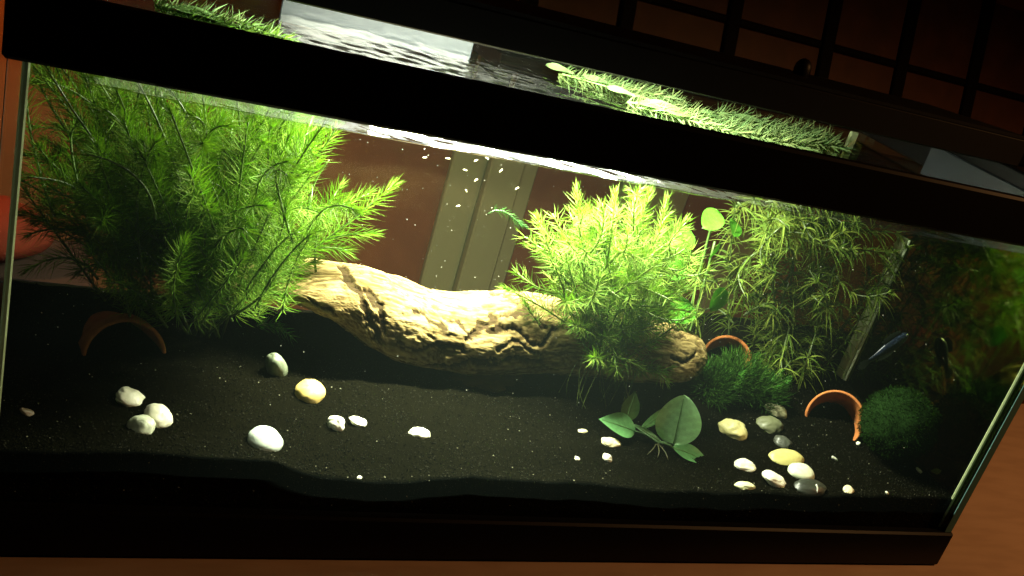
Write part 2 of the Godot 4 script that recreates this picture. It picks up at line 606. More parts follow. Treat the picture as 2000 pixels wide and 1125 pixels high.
# ------------------------------------------------------------------ the tank
func tank() -> void:
	var t := thing("aquarium", "long glass fish tank with black plastic rims", "aquarium", Vector3(0, 0, 0))
	var lo := 0.003
	var hx := TANK_L - 0.003
	var zf := -0.003
	var zb := -TANK_D + 0.003
	var y0 := 0.012
	var y1 := TANK_H - 0.006
	var st := begin()
	chamfer_box(st, Vector3(lo + GLASS + 0.0002, y0, zf - GLASS), Vector3(hx - GLASS - 0.0002, y1, zf), 0.0004)
	commit("front_pane", st, M.wet_glass, t)
	st = begin()
	chamfer_box(st, Vector3(lo + GLASS + 0.0002, y0, zb), Vector3(hx - GLASS - 0.0002, y1, zb + GLASS), 0.0004)
	commit("back_pane", st, M.wet_glass, t)
	st = begin()
	chamfer_box(st, Vector3(lo, y0, zb), Vector3(lo + GLASS, y1, zf), 0.0004)
	commit("end_pane", st, M.glass, t)
	# the far end pane works as a mirror from inside the water: one clear sheet and its inner wet face
	st = begin()
	chamfer_box(st, Vector3(hx - GLASS, WATER_Y + 0.0005, zb), Vector3(hx, y1, zf), 0.0004)
	commit("end_pane", st, M.glass, t)
	st = begin()
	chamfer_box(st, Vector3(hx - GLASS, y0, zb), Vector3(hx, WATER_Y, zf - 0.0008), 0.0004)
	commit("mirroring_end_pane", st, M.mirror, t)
	st = begin()
	chamfer_box(st, Vector3(lo, 0.006, zb), Vector3(hx, y0 - 0.0002, zf), 0.0004)
	commit("bottom_pane", st, M.glass, t)
	# polished edges and silicone seams
	for x in [lo - 0.0006, hx + 0.0001]:
		st = begin()
		chamfer_box(st, Vector3(x, 0.034, zf - GLASS), Vector3(x + 0.0005, 0.2895, zf), 0.0001)
		commit("glass_edge", st, M.edge, t)
	st = begin()
	chamfer_box(st, Vector3(hx - GLASS - 0.0045, 0.034, zf - GLASS - 0.0026), Vector3(hx - GLASS - 0.0003, 0.2895, zf - GLASS - 0.0002), 0.001)
	commit("silicone_seam", st, M.seal, t)
	st = begin()
	chamfer_box(st, Vector3(hx - GLASS - 0.0016, 0.034, zf - 0.0002), Vector3(hx + 0.0003, 0.2895, zf + 0.0006), 0.0002)
	commit("glass_edge", st, M.edge, t)
	st = begin()
	chamfer_box(st, Vector3(lo + GLASS + 0.0003, 0.034, zf - GLASS - 0.003), Vector3(lo + GLASS + 0.004, 0.2895, zf - GLASS - 0.0002), 0.001)
	commit("silicone_seam", st, M.seal, t)
	# the back corner seam as it shows through the water, and above the water at the real corner
	st = begin()
	chamfer_box(st, Vector3(hx - GLASS - 0.004, 0.07, -0.199), Vector3(hx - GLASS - 0.0002, 0.2285, -0.1865), 0.001)
	commit("silicone_seam", st, M.seal, t)
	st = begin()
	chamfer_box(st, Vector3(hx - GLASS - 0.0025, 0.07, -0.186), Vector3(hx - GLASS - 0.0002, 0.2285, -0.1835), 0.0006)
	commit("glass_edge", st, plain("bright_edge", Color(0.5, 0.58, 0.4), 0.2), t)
	st = begin()
	chamfer_box(st, Vector3(hx - GLASS - 0.010, WATER_Y - 0.03, zb + GLASS + 0.0003), Vector3(hx - GLASS - 0.0003, 0.2895, zb + GLASS + 0.004), 0.001)
	commit("silicone_seam", st, M.seal, t)
	var strip_m := plain("glint_strip_grey", Color(0.022, 0.026, 0.031), 0.3)
	# added strip inside the far end, standing in for the rim's lit inner face
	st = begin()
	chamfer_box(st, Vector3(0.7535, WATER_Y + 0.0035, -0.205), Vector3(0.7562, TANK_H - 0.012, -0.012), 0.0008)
	commit("added_glint_strip", st, strip_m, t)
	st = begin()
	chamfer_box(st, Vector3(0.190, WATER_Y - 0.006, -0.3105), Vector3(0.348, TANK_H - 0.016, -0.3078), 0.0008)  # second added strip, stands in for the bright glint along the back rim
	commit("added_glint_strip", st, strip_m, t)
	# rims
	for y in [[0.0, RIM], [TANK_H - RIM, TANK_H]]:
		for r in [
			[Vector3(0.0, y[0], -0.0100), Vector3(TANK_L, y[1], 0.0)],
			[Vector3(0.0, y[0], -TANK_D), Vector3(TANK_L, y[1], -TANK_D + 0.010)],
			[Vector3(0.0003, y[0] + 0.0003, -TANK_D + 0.0101), Vector3(0.010, y[1] - 0.0003, -0.0101)],
			[Vector3(TANK_L - 0.010, y[0] + 0.0003, -TANK_D + 0.0101), Vector3(TANK_L - 0.0003, y[1] - 0.0003, -0.0101)],
		]:
			st = begin()
			chamfer_box(st, r[0], r[1], 0.0018)
			commit("top_rim" if y[0] > 0.1 else "bottom_rim", st, M.rim, t)


# ------------------------------------------------------------------ water and sand
func sand_front(x: float) -> float:
	var xs := [0.0, 0.015, 0.097, 0.164, 0.2, 0.234, 0.316, 0.376, 0.463, 0.56, 0.744, 0.78]
	var ys := [0.068, 0.068, 0.0727, 0.071, 0.0593, 0.055, 0.064, 0.0634, 0.058, 0.060, 0.064, 0.064]
	for i in xs.size() - 1:
		if x <= xs[i + 1]:
			var t := clampf((x - xs[i]) / (xs[i + 1] - xs[i]), 0.0, 1.0)
			return lerpf(ys[i], ys[i + 1], t * t * (3.0 - 2.0 * t))
	return 0.064


func sand_y(x: float, z: float) -> float:
	var k := minf(1.0, -z / 0.05)
	var t := clampf(-z / 0.19, 0.0, 1.0)
	var away := 0.045 * smoothstep(-0.205, -0.27, z) * (1.0 - smoothstep(0.53, 0.62, x))
	return sand_front(x) * (1.0 - k) + 0.064 * k + 0.018 * t * t - away + 0.0022 * noise_b.get_noise_2d(x * 22.0, z * 22.0)


func water_and_sand() -> void:
	# sand: a height field with a face against the front glass
	var nx := 170
	var nz := 80
	var st := begin()
	for j in nz + 1:
		for i in nx + 1:
			var x := lerpf(0.0095, 0.7585, float(i) / nx)
			var z := lerpf(-0.0095, -0.3105, float(j) / nz)
			st.add_vertex(Vector3(x, sand_y(x, z) + 0.0005 * noise_a.get_noise_2d(x * 260.0, z * 260.0), z))
	for j in nz:
		for i in nx:
			var a := j * (nx + 1) + i
			var b := a + 1
			var c := a + nx + 1
			var d := c + 1
			for k in [a, c, b, b, c, d]:
				st.add_index(k)
	var n0 := (nx + 1) * (nz + 1)
	for i in nx + 1:
		var x := lerpf(0.0095, 0.7585, float(i) / nx)
		st.add_vertex(Vector3(x, sand_y(x, -0.0095) + 0.0005 * noise_a.get_noise_2d(x * 260.0, -0.0095 * 260.0), -0.0095))
		st.add_vertex(Vector3(x, 0.0122, -0.0095))
	for i in nx:
		var a := n0 + i * 2
		for k in [a, a + 2, a + 1, a + 1, a + 2, a + 3]:
			st.add_index(k)
	var sm := plain("black_sand", Color(1, 1, 1), 0.85)
	sm.albedo_texture = noise_texture(0.16, 17, Color(0.0007, 0.0007, 0.0004), Color(0.0082, 0.0077, 0.0034), 3, 512, [0.35, 0.8])
	sm.uv1_triplanar = true
	sm.uv1_scale = Vector3(12, 12, 12)
	sm.metallic_specular = 0.0
	sm.heightmap_enabled = true
	sm.heightmap_texture = noise_texture(0.2, 18, Color(0, 0, 0), Color(1, 1, 1), 2, 512)
	sm.heightmap_scale = 0.06
	var sand := commit("sand_bed", st, sm, null, "stuff")
	sand.set_meta("label", "black sand covering the tank floor")
	sand.set_meta("category", "sand")

	# loose grains on the sand
	var gm := SurfaceToolGrain()
	var mm := MultiMesh.new()
	mm.transform_format = MultiMesh.TRANSFORM_3D
	mm.use_colors = true
	mm.mesh = gm
	mm.instance_count = 24000
	for i in mm.instance_count:
		var x := rng.randf_range(0.011, 0.757)
		var z := -0.011 - pow(rng.randf(), 1.3) * 0.2
		var y := sand_y(x, z) + 0.0003
		if i % 5 == 0:
			z = -0.0094
			y = rng.randf_range(0.036, sand_y(x, z))
		var s := rng.randf_range(0.0003, 0.00075)
		var b := Basis.from_euler(Vector3(rng.randf() * TAU, rng.randf() * TAU, 0)).scaled(Vector3(s, s * 0.8, s))
		mm.set_instance_transform(i, Transform3D(b, Vector3(x, y, z)))
		var g := 0.003 + 0.03 * pow(rng.randf(), 3.0)
		if rng.randf() < 0.012:
			g = 0.22
		mm.set_instance_color(i, Color(g, g * 0.97, g * 0.66))
	var mi := MultiMeshInstance3D.new()
	mi.name = "sand_grains"
	mi.multimesh = mm
	var grain_m := plain("sand_grain", Color(1, 1, 1), 0.6)
	grain_m.vertex_color_use_as_albedo = true
	grain_m.metallic_specular = 0.0
	mi.material_override = grain_m
	add_child(mi)
	mi.set_meta("kind", "stuff")
	mi.set_meta("label", "loose dark grains scattered over the sand")
	mi.set_meta("category", "sand")

	# the water's surface: ripples, and a meniscus that climbs the glass
	var xs := []
	var zs := []
	for i in 201:
		xs.append(lerpf(0.0095, 0.7585, i / 200.0))
	for j in 26:
		zs.append(-0.0095 - 0.010 * j / 25.0)
	for j in range(1, 90):
		zs.append(-0.0195 - 0.2905 * j / 89.0)
	st = begin()
	for z in zs:
		for x in xs:
			var e: float = minf(-0.0095 - z, minf(z + 0.3105, minf(x - 0.0095, 0.7585 - x)))
			var churn: float = exp(-pow((x - 0.31) / 0.10, 2.0)) * smoothstep(-0.16, -0.28, z)
			var h: float = WATER_Y + 0.0022 * exp(-e / 0.0022)
			var calm := 0.35 + 0.65 * smoothstep(-0.02, -0.07, z)
			h += calm * (0.0008 + 0.0012 * churn) * noise_a.get_noise_2d(x * 34.0, z * 60.0) + calm * 0.00018 * noise_b.get_noise_2d(x * 110.0 + 40.0, z * 190.0)
			st.add_vertex(Vector3(x, h, z))
	var w := xs.size()
	for j in zs.size() - 1:
		for i in w - 1:
			var a := j * w + i
			for k in [a, a + w, a + 1, a + 1, a + w, a + w + 1]:
				st.add_index(k)
	var wm := plain("water_surface", Color(0.4, 0.5, 0.4), 0.03)
	wm.albedo_color.a = 0.001
	wm.transparency = BaseMaterial3D.TRANSPARENCY_ALPHA
	wm.metallic_specular = 0.5
	commit("water", st, wm, null, "structure")


func SurfaceToolGrain() -> Mesh:
	var st := begin()
	st.set_smooth_group(-1)
	var p := [Vector3(1, 0, 0), Vector3(-0.9, 0.1, 0), Vector3(0, 1, 0.1), Vector3(0.1, -1, 0), Vector3(0, 0.1, 0.9), Vector3(0, 0, -1)]
	for sx in [0, 1]:
		for sy in [2, 3]:
			for sz in [4, 5]:
				tri(st, p[sx], p[sy], p[sz], Vector3.ZERO)
	st.generate_normals()
	return st.commit()


# ------------------------------------------------------------------ driftwood
func table_at(xs: Array, ys: Array, x: float) -> float:
	if x <= xs[0]:
		return ys[0]
	for i in xs.size() - 1:
		if x <= xs[i + 1]:
			var t: float = (x - xs[i]) / (xs[i + 1] - xs[i])
			var a: float = ys[i]
			var b: float = ys[i + 1]
			var pa: float = ys[maxi(i - 1, 0)]
			var pb: float = ys[mini(i + 2, ys.size() - 1)]
			return a + 0.5 * t * (b - pa + t * (2.0 * pa - 5.0 * a + 4.0 * b - pb + t * (3.0 * (a - b) + pb - pa)))
	return ys[-1]


func driftwood() -> void:
	var xs := [0.140, 0.155, 0.170, 0.190, 0.212, 0.240, 0.266, 0.287, 0.310, 0.330, 0.350, 0.380, 0.410, 0.450, 0.490, 0.526, 0.550, 0.566, 0.577]
	var top := [0.106, 0.113, 0.121, 0.129, 0.135, 0.139, 0.1385, 0.133, 0.127, 0.125, 0.127, 0.132, 0.132, 0.130, 0.127, 0.123, 0.120, 0.114, 0.102]
	# the height at which the front bulges most, and the lowest point of the recessed underside
	var front := [0.096, 0.107, 0.118, 0.1215, 0.122, 0.114, 0.101, 0.096, 0.094, 0.094, 0.094, 0.097, 0.100, 0.098, 0.090, 0.088, 0.090, 0.095, 0.099]
	var bot := [0.080, 0.090, 0.101, 0.106, 0.105, 0.096, 0.079, 0.067, 0.062, 0.059, 0.058, 0.060, 0.064, 0.064, 0.068, 0.073, 0.079, 0.086, 0.096]
	var half := [0.008, 0.015, 0.021, 0.026, 0.032, 0.037, 0.040, 0.041, 0.042, 0.043, 0.044, 0.043, 0.040, 0.038, 0.036, 0.034, 0.030, 0.021, 0.004]
	var zc := [-0.187, -0.184, -0.180, -0.174, -0.169, -0.167, -0.167, -0.168, -0.168, -0.168, -0.167, -0.167, -0.168, -0.169, -0.170, -0.170, -0.170, -0.170, -0.170]
	# dark splits and rotted streaks: points (x, y) along each, half width, depth
	var marks := [
		[[[0.3438, 0.1188], [0.3652, 0.1275], [0.3858, 0.1326], [0.3995, 0.1252]], 0.0017, 0.0040],
		[[[0.3320, 0.1102], [0.3444, 0.1195], [0.3706, 0.1189], [0.3942, 0.1147], [0.4074, 0.1230]], 0.0019, 0.0036],
		[[[0.2704, 0.0842], [0.2951, 0.0835], [0.3193, 0.0868], [0.3368, 0.0930], [0.3548, 0.0984]], 0.0026, 0.0050],
		[[[0.2371, 0.1384], [0.2468, 0.1294], [0.2541, 0.1178], [0.2624, 0.1040]], 0.0034, 0.0026],
		[[[0.2508, 0.1323], [0.2621, 0.1254], [0.2631, 0.1129]], 0.0026, 0.0026],
		[[[0.2077, 0.1260], [0.2177, 0.1231], [0.2279, 0.1203]], 0.0014, 0.0020],
		[[[0.2815, 0.0996], [0.3047, 0.1047], [0.3298, 0.1047]], 0.0013, 0.0016],
		[[[0.3312, 0.0934], [0.3527, 0.0932], [0.3769, 0.1001], [0.3993, 0.1001]], 0.0018, 0.0034],
		[[[0.3127, 0.1199], [0.3264, 0.1163], [0.3366, 0.1103]], 0.0010, 0.0012],
		[[[0.5217, 0.1209], [0.5399, 0.1204]], 0.0012, 0.003],
		[[[0.5223, 0.1064], [0.5388, 0.1041], [0.5477, 0.1079]], 0.0013, 0.003],
		[[[0.5198, 0.1255], [0.5257, 0.1300]], 0.0014, 0.003],
		[[[0.2894, 0.1239], [0.3024, 0.1211], [0.3127, 0.1136]], 0.0012, 0.0012],
		[[[0.2767, 0.1034], [0.2936, 0.1009], [0.3134, 0.1053], [0.3310, 0.1028]], 0.0011, 0.0014],
		[[[0.3560, 0.1080], [0.3760, 0.1105], [0.3950, 0.1075]], 0.0013, 0.0020],
	]
	var segs := []
	for m in marks:
		for i in m[0].size() - 1:
			segs.append([Vector2(m[0][i][0], m[0][i][1]), Vector2(m[0][i + 1][0], m[0][i + 1][1]), m[1], m[2]])
	var log_thing := thing("driftwood", "long pale driftwood log with dark cracks lying across the sand", "driftwood", Vector3.ZERO)
	var ns := 520
	var nr := 180
	var st := begin()
	for i in ns + 1:
		var s := float(i) / ns
		var x := lerpf(0.140, 0.577, s)
		var tp := table_at(xs, top, x)
		var fr := table_at(xs, front, x)
		var bt := table_at(xs, bot, x)
		var hz := maxf(0.003, table_at(xs, half, x))
		var z0 := table_at(xs, zc, x)
		var near := []
		for g2 in segs:
			if x > minf(g2[0].x, g2[1].x) - 0.008 and x < maxf(g2[0].x, g2[1].x) + 0.008:
				near.append(g2)
		for k in nr + 1:
			var a := TAU * (k % nr) / nr
			var ca := cos(a)
			var sa := sin(a)
			var y := fr + (tp - fr) * pow(maxf(sa, 0.0), 0.9) if sa >= 0.0 else fr - (fr - bt) * pow(-sa, 0.8)
			var reach := signf(ca) * pow(absf(ca), 0.85)
			if sa < 0.0 and ca > 0.0:
				reach = pow(ca, 4.0)          # the underside is hollowed out at the front
			var p := Vector3(x, y, z0 + hz * reach)
			var sw := 0.010 * noise_b.get_noise_3d(x * 14.0, p.y * 20.0, p.z * 20.0)
			var flow := table_at(xs, top, x) * 0.7
			var q := Vector3(x * 13.0 + 3.0, (p.y - flow + sw) * 170.0, (p.z + sw) * 120.0)
			var g := noise_a.get_noise_3dv(q)
			var fine := noise_b.get_noise_3d(x * 26.0, (p.y - flow + sw) * 560.0, p.z * 400.0)
			var broad := noise_b.get_noise_3d(x * 15.0 + 9.0, p.y * 26.0, p.z * 26.0)
			var blotch := noise_a.get_noise_3d(x * 36.0 + 20.0, (p.y - flow + sw) * 130.0, p.z * 110.0)
			var dark := 0.0
			var dig := 0.0
			var wob := Vector2(x + 0.0040 * noise_b.get_noise_2d(p.y * 50.0, x * 30.0 + 3.0), p.y + 0.0070 * noise_b.get_noise_2d(x * 24.0, p.z * 30.0) + 0.0010 * noise_a.get_noise_2d(x * 110.0, p.z * 60.0))
			if sa > -0.35 and ca > -0.45:
				for g2 in near:
					var ab: Vector2 = g2[1] - g2[0]
					var t := clampf((wob - g2[0]).dot(ab) / ab.length_squared(), 0.0, 1.0)
					var d := wob.distance_to(g2[0] + ab * t)
					var w: float = g2[2] * (0.55 + 1.5 * maxf(0.0, 0.35 + noise_a.get_noise_2d(x * 120.0, p.y * 160.0)))
					var e := 1.0 - smoothstep(w * 0.6, w * 1.15, d)
					dark = maxf(dark, e)
					dig = maxf(dig, e * g2[3])
			var speck := smoothstep(0.26, 0.44, blotch) * smoothstep(0.02, 0.2, broad)
			var streak := smoothstep(0.14, 0.34, g) * smoothstep(-0.15, 0.12, -broad)
			dark = clampf(maxf(dark, maxf(speck * 0.8, streak * 0.75)), 0.0, 1.0)
			var out := Vector3(0, sa, ca).normalized()
			var disp := 0.0026 * broad + 0.0010 * g + 0.0005 * fine - dig * 0.8 - 0.0006 * speck - 0.0008 * streak
			p += out * disp * minf(1.0, minf(tp - fr, hz) / 0.016)
			var tone := clampf(0.55 + 1.3 * fine + 0.9 * g + 0.5 * broad, 0.0, 1.0)
			var c := Color(0.085, 0.055, 0.019).lerp(Color(0.34, 0.255, 0.10), tone)
			c = c.lerp(Color(0.026, 0.017, 0.007), dark * 0.94)
			st.set_color(c)
			st.add_vertex(p)
	for i in ns:
		for k in nr:
			var a := i * (nr + 1) + k
			var b := a + nr + 1
			for v in [a, a + 1, b, a + 1, b + 1, b]:
				st.add_index(v)
	var wm := plain("weathered_wood", Color(1, 1, 1), 0.8)
	wm.vertex_color_use_as_albedo = true
	wm.metallic_specular = 0.15
	wm.heightmap_enabled = true
	wm.heightmap_texture = noise_texture(0.03, 44, Color(0, 0, 0), Color(1, 1, 1), 5, 512)
	wm.heightmap_scale = 0.05
	wm.uv1_triplanar = true
	wm.uv1_scale = Vector3(6, 30, 30)
	commit("trunk", st, wm, log_thing)
	# the short leg at the left and the root knot that stands on the sand in front
	st = begin()
	st.set_color(Color(0.16, 0.10, 0.04))
	var pts := [Vector3(0.165, 0.108, -0.186), Vector3(0.155, 0.096, -0.19), Vector3(0.146, 0.083, -0.197), Vector3(0.140, 0.060, -0.202)]
	tube(st, pts, [0.013, 0.013, 0.011, 0.010], 18)
	commit("branch_stub", st, wm, log_thing)
	st = begin()
	st.set_color(Color(0.05, 0.033, 0.015))
	ellipsoid(st, Vector3(0.362, 0.066, -0.150), Vector3(0.034, 0.020, 0.030), 48, 30, 0.35, 2.6, 4.0)
	commit("knot", st, wm, log_thing)


# ------------------------------------------------------------------ pots, pebbles
func pot(label: String, at: Vector3, yaw: float, r: float, depth: float, wall: float, pitch := 0.0) -> void:
	var t := thing("terracotta_pot", label, "pot", at, "clay pots lying half buried")
	t.rotation = Vector3(pitch, yaw, 0)
	var clay := plain("terracotta", Color(0.46, 0.165, 0.05), 0.85)
	clay.metallic_specular = 0.2
	clay.albedo_texture = noise_texture(0.03, 61, Color(0.7, 0.66, 0.6), Color(1, 1, 1), 4, 256)
	clay.uv1_triplanar = true
	clay.uv1_scale = Vector3(14, 14, 14)
	# profile along the axis (z): outer wall, lip, inner wall
	var prof := [[r * 0.72, -depth], [r * 0.93, -depth * 0.30], [r * 0.94, -depth * 0.285], [r, -depth * 0.27], [r, -0.001], [r - 0.0008, 0.0], [r - wall, 0.0], [r - wall - 0.0006, -0.001], [r * 0.72 - wall, -depth + wall]]
	lathe_part(t, "body", clay, prof.slice(0, 3) , 48)
	lathe_part(t, "lip", clay, prof.slice(2, 8), 48)
	lathe_part(t, "inside_wall", clay, prof.slice(7, 9), 48)


func lathe_part(t: Node3D, called: String, m: Material, prof: Array, seg: int) -> void:
	var st := begin()
	for i in prof.size() - 1:
		for k in seg:
			var a := TAU * k / seg
			var b := TAU * (k + 1) / seg
			var p := Vector3(cos(a) * prof[i][0], sin(a) * prof[i][0], prof[i][1])
			var q := Vector3(cos(b) * prof[i][0], sin(b) * prof[i][0], prof[i][1])
			var u := Vector3(cos(a) * prof[i + 1][0], sin(a) * prof[i + 1][0], prof[i + 1][1])
			var v := Vector3(cos(b) * prof[i + 1][0], sin(b) * prof[i + 1][0], prof[i + 1][1])
			st.add_vertex(p)
			st.add_vertex(u)
			st.add_vertex(q)
			st.add_vertex(q)
			st.add_vertex(u)
			st.add_vertex(v)
	commit(called, st, m, t)


func pots() -> void:
	pot("large clay pot on its side at the foot of the left plants", Vector3(0.0905, 0.069, -0.130), 0.20, 0.0285, 0.05, 0.0022, -0.2)
	pot("clay pot half hidden behind the driftwood's right tip", Vector3(0.619, 0.086, -0.192), -0.65, 0.0235, 0.045, 0.0022, -0.40)
	pot("clay pot with a bright thin lip beside the moss ball", Vector3(0.690, 0.079, -0.108), -0.72, 0.0262, 0.045, 0.0018, -0.42)


func pebble(label: String, x: float, z: float, w: float, h: float, turn: float, c: Color, rise: float, seed_n: float, lump := 0.25) -> void:
	var y := sand_y(x, z)
	var t := Node3D.new()
	var st := begin()
	var lx := w * 0.5
	var d := minf(w * 1.05, maxf(h * 1.25, w * 0.5)) * 0.5
	ellipsoid(st, Vector3.ZERO, Vector3(lx, h * 0.34, d), 34, 22, lump * 0.75, 0.75, seed_n)
	t.free()
	var m := plain("pebble_stone", c, 0.45)
	var dark := Color(0.78, 0.78, 0.72)
	m.albedo_texture = noise_texture(0.03, int(seed_n * 10.0) % 3 + 70, dark, Color(1, 1, 1), 4, 256)
	m.uv1_triplanar = true
	m.uv1_scale = Vector3(30, 30, 30)
	var o := commit("pebble", st, m)
	tag(o, label, "pebble", "pebbles on the sand")
	o.position = Vector3(x, y + rise * 0.35, z)
	o.rotation = Vector3(0.25, 0, turn)


func pebbles() -> void:
	var white := Color(0.86, 0.87, 0.70)
	var cream := Color(0.74, 0.70, 0.44)
	var yellow := Color(0.62, 0.46, 0.14)
	var grey := Color(0.30, 0.33, 0.27)
	var olive := Color(0.14, 0.15, 0.08)
	pebble("white pebble with ragged edge, rearmost of the left three", 0.0903, -0.080, 0.0205, 0.0135, -0.35, white, 0.0015, 1.0, 0.5)
	pebble("cream white pebble leaning behind the greenish one at left", 0.1055, -0.058, 0.0185, 0.0190, -0.2, Color(0.78, 0.76, 0.58), 0.003, 2.3)
	pebble("pale greenish pebble, front one of the left touching pair", 0.0940, -0.0445, 0.0178, 0.0185, 0.5, Color(0.56, 0.60, 0.44), 0.003, 3.1)
	pebble("smooth grey-white oval pebble alone at the left front", 0.1699, -0.0361, 0.0232, 0.0195, -0.1, Color(0.52, 0.60, 0.52), 0.004, 4.7, 0.12)
	pebble("round yellow pebble in front of the driftwood arch", 0.2119, -0.1002, 0.0215, 0.0205, 0.1, yellow, 0.0035, 5.9)
	pebble("tall grey-green pebble tilted left of the yellow pebble", 0.1923, -0.1254, 0.0150, 0.0400, 0.42, Color(0.16, 0.19, 0.12), 0.006, 6.2, 0.15)
	pebble("white kidney shaped pebble in front of the yellow pebble", 0.2236, -0.0641, 0.0120, 0.0190, 0.35, white, 0.0035, 7.7, 0.35)
	pebble("thin curved white pebble beside the white kidney shaped pebble", 0.2411, -0.0685, 0.0150, 0.0070, -0.3, white, 0.001, 8.4, 0.5)
	pebble("small flat white pebble alone on the open middle sand", 0.2834, -0.0599, 0.0158, 0.0082, 0.02, white, 0.002, 9.6, 0.4)
	pebble("dim brownish pebble near the left glass", 0.0296, -0.0572, 0.0100, 0.0052, -0.5, Color(0.22, 0.17, 0.10), 0.001, 10.2, 0.4)
	pebble("small round white pebble left of the broad-leaved plant's roots", 0.4292, -0.0427, 0.0078, 0.0088, -0.4, white, 0.002, 11.8, 0.3)
	pebble("tiny white chip left of the small round white pebble", 0.4036, -0.0416, 0.0056, 0.0036, -0.4, white, 0.0006, 12.5, 0.5)
	pebble("yellowish pebble under the leftmost broad leaf", 0.4425, -0.0644, 0.0175, 0.0090, -0.1, cream, 0.001, 13.1, 0.3)
	pebble("cream pebble peeping out behind the upright broad leaf", 0.4985, -0.0802, 0.0130, 0.0160, 0.6, Color(0.76, 0.70, 0.52), 0.003, 14.9, 0.3)
	pebble("pale yellow angular pebble below the dark moss", 0.5728, -0.0909, 0.0238, 0.0225, 0.2, Color(0.72, 0.66, 0.30), 0.004, 15.4, 0.45)
	pebble("cream pebble with yellow top, rearmost of the right group", 0.6389, -0.1252, 0.0240, 0.0150, -0.15, cream, 0.002, 16.2, 0.3)
	pebble("olive grey pebble in front of the rearmost cream pebble", 0.6195, -0.1042, 0.0248, 0.0165, 0.15, olive, 0.003, 17.3, 0.3)
	pebble("dark grey pebble behind the spindle shaped pebble", 0.6178, -0.0793, 0.0165, 0.0130, 0.0, Color(0.06, 0.065, 0.05), 0.002, 18.6, 0.3)
	pebble("yellow-green spindle shaped pebble in the right group", 0.6072, -0.0568, 0.0335, 0.0158, 0.12, Color(0.50, 0.47, 0.17), 0.003, 19.2, 0.22)
	pebble("half buried white pebble, leftmost of the right front group", 0.5569, -0.0441, 0.0205, 0.0110, 0.0, white, 0.002, 20.8, 0.4)
	pebble("pale green-white oval pebble behind the dark striped pebble", 0.6091, -0.0365, 0.0248, 0.0165, 0.0, Color(0.62, 0.68, 0.50), 0.004, 21.4, 0.15)
	pebble("bright white slanting pebble touching the pale green-white one", 0.5764, -0.0265, 0.0262, 0.0140, -0.35, white, 0.003, 22.9, 0.3)
	pebble("pale ragged pebble nearest the front glass", 0.5421, -0.0170, 0.0166, 0.0076, 0.05, Color(0.62, 0.64, 0.36), 0.0008, 24.1, 0.6)
	pebble("small cream chip right of the dark striped pebble", 0.6450, -0.0165, 0.0092, 0.0076, 0.3, Color(0.70, 0.64, 0.42), 0.0015, 25.6, 0.5)
	pebble("thin white sliver on the sand right of the spindle pebble", 0.6629, -0.0614, 0.0110, 0.0040, -0.45, white, 0.0008, 26.2, 0.4)
	pebble("grey-white sliver on the sand close to the end glass", 0.7500, -0.0497, 0.0120, 0.0036, -0.45, Color(0.6, 0.6, 0.5), 0.0008, 27.7, 0.4)
	pebble("tiny white chip at the front glass in the right corner", 0.6840, -0.0135, 0.0052, 0.0030, -0.6, white, 0.0008, 28.3, 0.5)
	pebble("tiny white chip at the front glass below the open sand", 0.2294, -0.0125, 0.0036, 0.0026, 0.2, white, 0.0006, 29.9, 0.4)
	pebble("flat cream sliver behind the leftmost broad leaf", 0.4232, -0.0773, 0.0090, 0.0030, 0.05, cream, 0.0006, 30.5, 0.4)
	pebble("white sliver at the mouth of the bright lipped pot", 0.7050, -0.0850, 0.0040, 0.0062, -0.6, white, 0.001, 31.1, 0.3)
	# the striped one has a vein as a part
	pebble("blackish pebble with a white stripe, foremost of the group", 0.6075, -0.0190, 0.0305, 0.0150, 0.05, Color(0.022, 0.026, 0.018), 0.002, 32.7, 0.2)
	var host := get_child(get_child_count() - 1)
	var st := begin()
	var arc := []
	var rad := []
	for i in 9:
		var a := lerpf(0.1, 1.35, i / 8.0)
		arc.append(Vector3(0.0005 + 0.0012 * sin(a * 2.0), 0.0062 * sin(a) + 0.0006, 0.0072 * cos(a) + 0.0006))
		rad.append(0.0007)
	tube(st, arc, rad, 6)
	commit("stripe", st, plain("white_vein", Color(0.6, 0.6, 0.52), 0.5), host)


